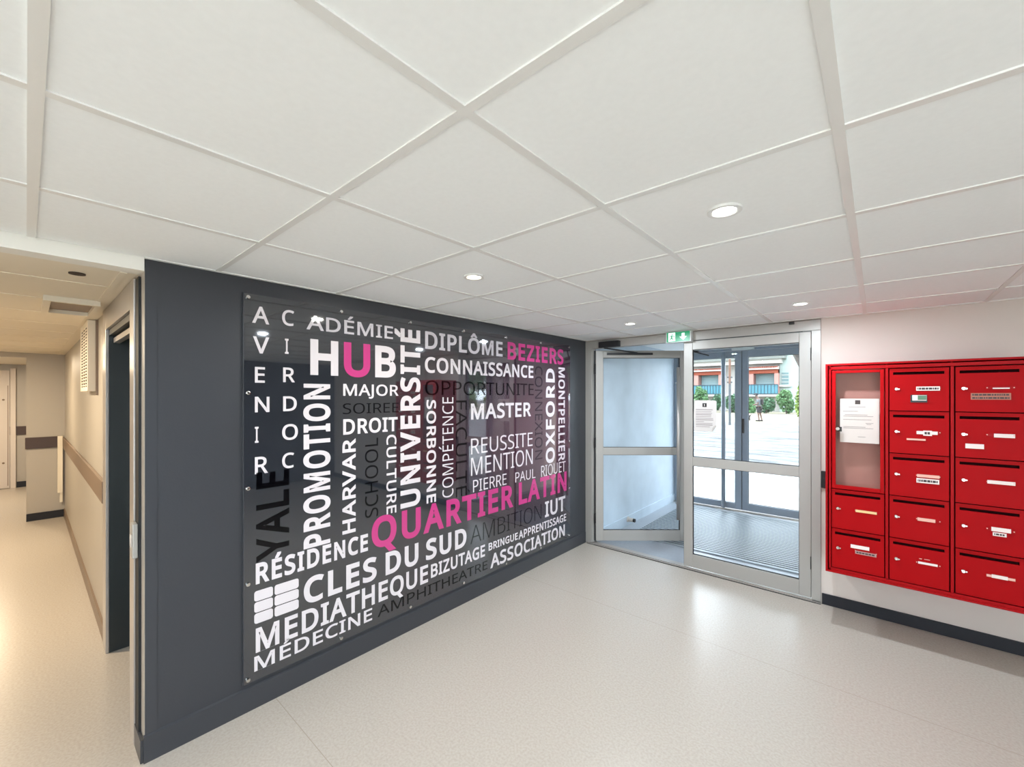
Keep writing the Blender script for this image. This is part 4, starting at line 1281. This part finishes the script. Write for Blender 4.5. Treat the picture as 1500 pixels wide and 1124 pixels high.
# house across the car park
hs = tag(empty('house', (-10, 50, -0.03)), 'pale house with terracotta loggias and teal balconies across the car park', 'house')
HY = 50.0
mb = MB()
mb.box(-24, -7.45, HY + 1.3, HY + 9, -0.03, 9)
mb.box(-7.45, 6, HY + 2.2, HY + 9, -0.03, 9)
mb.build('wall', M['house'], hs)
B(-7.6, -4.6, HY + 0.9, HY + 2.19, -0.03, 9).build('side_wall', M['house_mint'], hs)
mb = MB()
mb.box(-24, -7.0, HY - 0.4, HY + 1.3, 5.38, 5.9)
mb.build('roof_slab', M['concrete'], hs)
mb = MB()
mb.box(-24, -7.3, HY - 0.1, HY + 1.3, 4.95, 5.38)
mb.box(-24, -7.62, HY - 0.15, HY + 1.3, 1.55, 1.78)
mb.box(-7.62, -6.6, HY + 0.5, HY + 0.9, 2.55, 2.72)
mb.build('slab', M['house'], hs)
for (a, b, tc) in ((-15.85, -12.9, 0), (-10.3, -7.6, 1), (-20.6, -17.9, 2)):
    lg_ = MB()
    lg_.box(a, a + 0.45, HY + 0.1, HY + 1.3, 1.78, 4.3)
    lg_.box(b - 0.35, b, HY + 0.1, HY + 1.3, 1.78, 4.3)
    lg_.build('loggia_pier', M['salmon'], hs)
    B(a, b, HY + 0.05, HY + 1.3, 3.95, 4.32).build('loggia_beam', M['orange'], hs)
    mb = B(a - 0.1, b + 0.05, HY - 0.3, HY + 0.3, 4.34, 4.5)
    mb.build('awning_ledge', M['house'], hs)
    mb = MB()
    for k in range(14):
        x = a + 0.05 + k * (b - a) / 14
        mb.prism([(x, 4.5), (x + 0.13, 4.5), (x + 0.13, 4.62), (x, 4.62)], 'y', HY - 0.35, HY + 0.9)
    mb.build('roof_tile_edge', M['orange'], hs)
    w = B(a + 0.5, b - 0.4, HY + 1.2, HY + 1.28, 1.8, 3.93).build('window_shutter', M['shutter'], hs)
    mb = MB()
    for k in range(9):
        mb.box(a + 0.52, b - 0.42, HY + 1.18, HY + 1.2, 2.0 + k * 0.2, 2.02 + k * 0.2)
    mb.build('shutter_slat', M['house'], w)
    mb = B(a - 0.05, b, HY - 0.16, HY - 0.1, 2.74, 2.82)
    mb.box(a - 0.05, b, HY - 0.16, HY - 0.1, 1.76, 1.86)
    k = 0
    while a + k * 0.3 < b:
        mb.box(a + k * 0.3 - 0.02, a + k * 0.3 + 0.02, HY - 0.15, HY - 0.1, 1.86, 2.74)
        k += 1
    rl = mb.build('balcony_railing', M['teal_dark'], hs)
    B(a, b - 0.02, HY - 0.09, HY - 0.06, 1.84, 2.76).build('railing_panel', M['teal'], rl)
wf = B(-7.42, -6.82, HY + 0.84, HY + 0.9, 2.8, 4.0).build('window', M['win_dark'], hs)
mb = MB()
for k in range(3):
    mb.box(-7.42, -6.82, HY + 0.80, HY + 0.84, 3.0 + k * 0.36, 3.06 + k * 0.36)
mb.build('window_bar', M['house'], wf)

# person on the car park with a small dog
pr_ = empty('person', (-5.72, 30.78, -0.015))
tag(pr_, 'person in dark cap, pale shirt and dark shorts standing, head bowed, on the car park', 'person')


def skinned(name, verts, edges, radii, material, parent, root=0, sub=2):
    me = bpy.data.meshes.new(name)
    me.from_pydata(verts, edges, [])
    o = bpy.data.objects.new(name, me)
    COL.objects.link(o)
    o.parent = parent
    md = o.modifiers.new('skin', 'SKIN')
    md.use_smooth_shade = True
    for i, r in enumerate(radii):
        rr = r if isinstance(r, tuple) else (r, r)
        me.skin_vertices[0].data[i].radius = rr
    me.skin_vertices[0].data[root].use_root = True
    s_ = o.modifiers.new('sub', 'SUBSURF')
    s_.levels = s_.render_levels = sub
    me.materials.append(material)
    return o


# facing -x, arms forward holding a lead; local z up from the ground
bv = [(0, 0, .92), (0, 0, 1.08), (-.03, 0, 1.26), (-.06, 0, 1.42), (-.10, 0, 1.50), (-.15, 0, 1.60), (-.18, 0, 1.68),
      (.0, -.09, .88), (-.03, -.10, .50), (.02, -.10, .09), (-.12, -.10, .04),
      (.0, .09, .88), (.05, .10, .50), (.14, .10, .09), (.01, .10, .04),
      (-.05, -.19, 1.38), (-.02, -.22, 1.12), (-.24, -.18, 1.06), (-.33, -.16, 1.06),
      (-.05, .19, 1.38), (-.02, .22, 1.12), (-.24, .16, 1.04), (-.33, .14, 1.04)]
be = [(0, 1), (1, 2), (2, 3), (3, 4), (4, 5), (5, 6), (0, 7), (7, 8), (8, 9), (9, 10), (0, 11), (11, 12), (12, 13), (13, 14),
      (3, 15), (15, 16), (16, 17), (17, 18), (3, 19), (19, 20), (20, 21), (21, 22)]
brd = [(.13, .15), (.12, .14), (.13, .16), (.11, .14), .055, .09, .08, .085, .06, .04, .035, .085, .06, .04, .035, .055, .045, .035, .04, .055, .045, .035, .04]
body = skinned('body', bv, be, brd, M['skin'], pr_)
sv = [(0, 0, .94), (0, 0, 1.10), (-.03, 0, 1.27), (-.06, 0, 1.42), (-.05, -.19, 1.39), (-.03, -.22, 1.20), (-.05, .19, 1.39), (-.03, .22, 1.20)]
skinned('shirt', sv, [(0, 1), (1, 2), (2, 3), (3, 4), (4, 5), (3, 6), (6, 7)], [(.15, .17), (.14, .165), (.15, .18), (.12, .15), .07, .065, .07, .065], M['cloth_top'], pr_)
skinned('shorts', [(0, 0, .95), (0, -.09, .86), (-.03, -.10, .52), (0, .09, .86), (.05, .10, .52)], [(0, 1), (1, 2), (0, 3), (3, 4)], [(.15, .165), .11, .095, .11, .095], M['cloth_dark'], pr_)
cp = MB()
seg = 14
hc = Vector((-.175, 0, 1.67))
vs = [hc + Vector((.135 * cos(2 * pi * k / seg) * cos(e), .125 * sin(2 * pi * k / seg) * cos(e), .14 * sin(e))) for e in (0, .5, 1.0, 1.5) for k in range(seg)]
fs = [(j * seg + k, j * seg + (k + 1) % seg, (j + 1) * seg + (k + 1) % seg, (j + 1) * seg + k) for j in range(3) for k in range(seg)]
fs.append(tuple(range(3 * seg, 4 * seg)))
cp.add(vs, fs)
cp.box(-.40, -.26, -.08, .08, 1.675, 1.70)
cp.build('cap', M['cap'], pr_, local=True)
bp = MB()
bp.box(.08, .24, -.13, .13, 1.06, 1.42)
bp.build('backpack', M['cap'], pr_, local=True, bevel=0.05)
sh = MB()
for (x, y) in ((-.05, -.10), (.08, .10)):
    sh.box(x - .14, x + .12, y - .045, y + .045, 0.0, .085)
sh.build('shoes', M['cap'], pr_, local=True, bevel=0.03)

dg = tag(empty('dog', (-6.42, 30.6, -0.015)), 'small dark dog on the ground left of the person on the car park', 'dog')
dv = [(.16, 0, .30), (.0, 0, .29), (-.18, 0, .31), (-.26, 0, .40), (-.33, 0, .44), (-.42, 0, .42), (.26, 0, .40), (.32, 0, .48),
      (-.17, -.06, .16), (-.17, -.06, .03), (-.17, .06, .16), (-.17, .06, .03),
      (.17, -.06, .18), (.21, -.06, .11), (.18, -.06, .03), (.17, .06, .18), (.21, .06, .11), (.18, .06, .03)]
de = [(0, 1), (1, 2), (2, 3), (3, 4), (4, 5), (0, 6), (6, 7), (2, 8), (8, 9), (2, 10), (10, 11), (0, 12), (12, 13), (13, 14), (0, 15), (15, 16), (16, 17)]
skinned('body', dv, de, [.075, .07, .085, .055, .06, .03, .02, .012, .03, .022, .03, .022, .035, .022, .02, .035, .022, .02], M['dog'], dg, root=1)
mb = MB()
for y in (-.04, .04):
    mb.prism([(-.30, .48), (-.25, .47), (-.26, .57)], 'y', y - .012, y + .012)
mb.build('ears', M['dog'], dg, local=True)
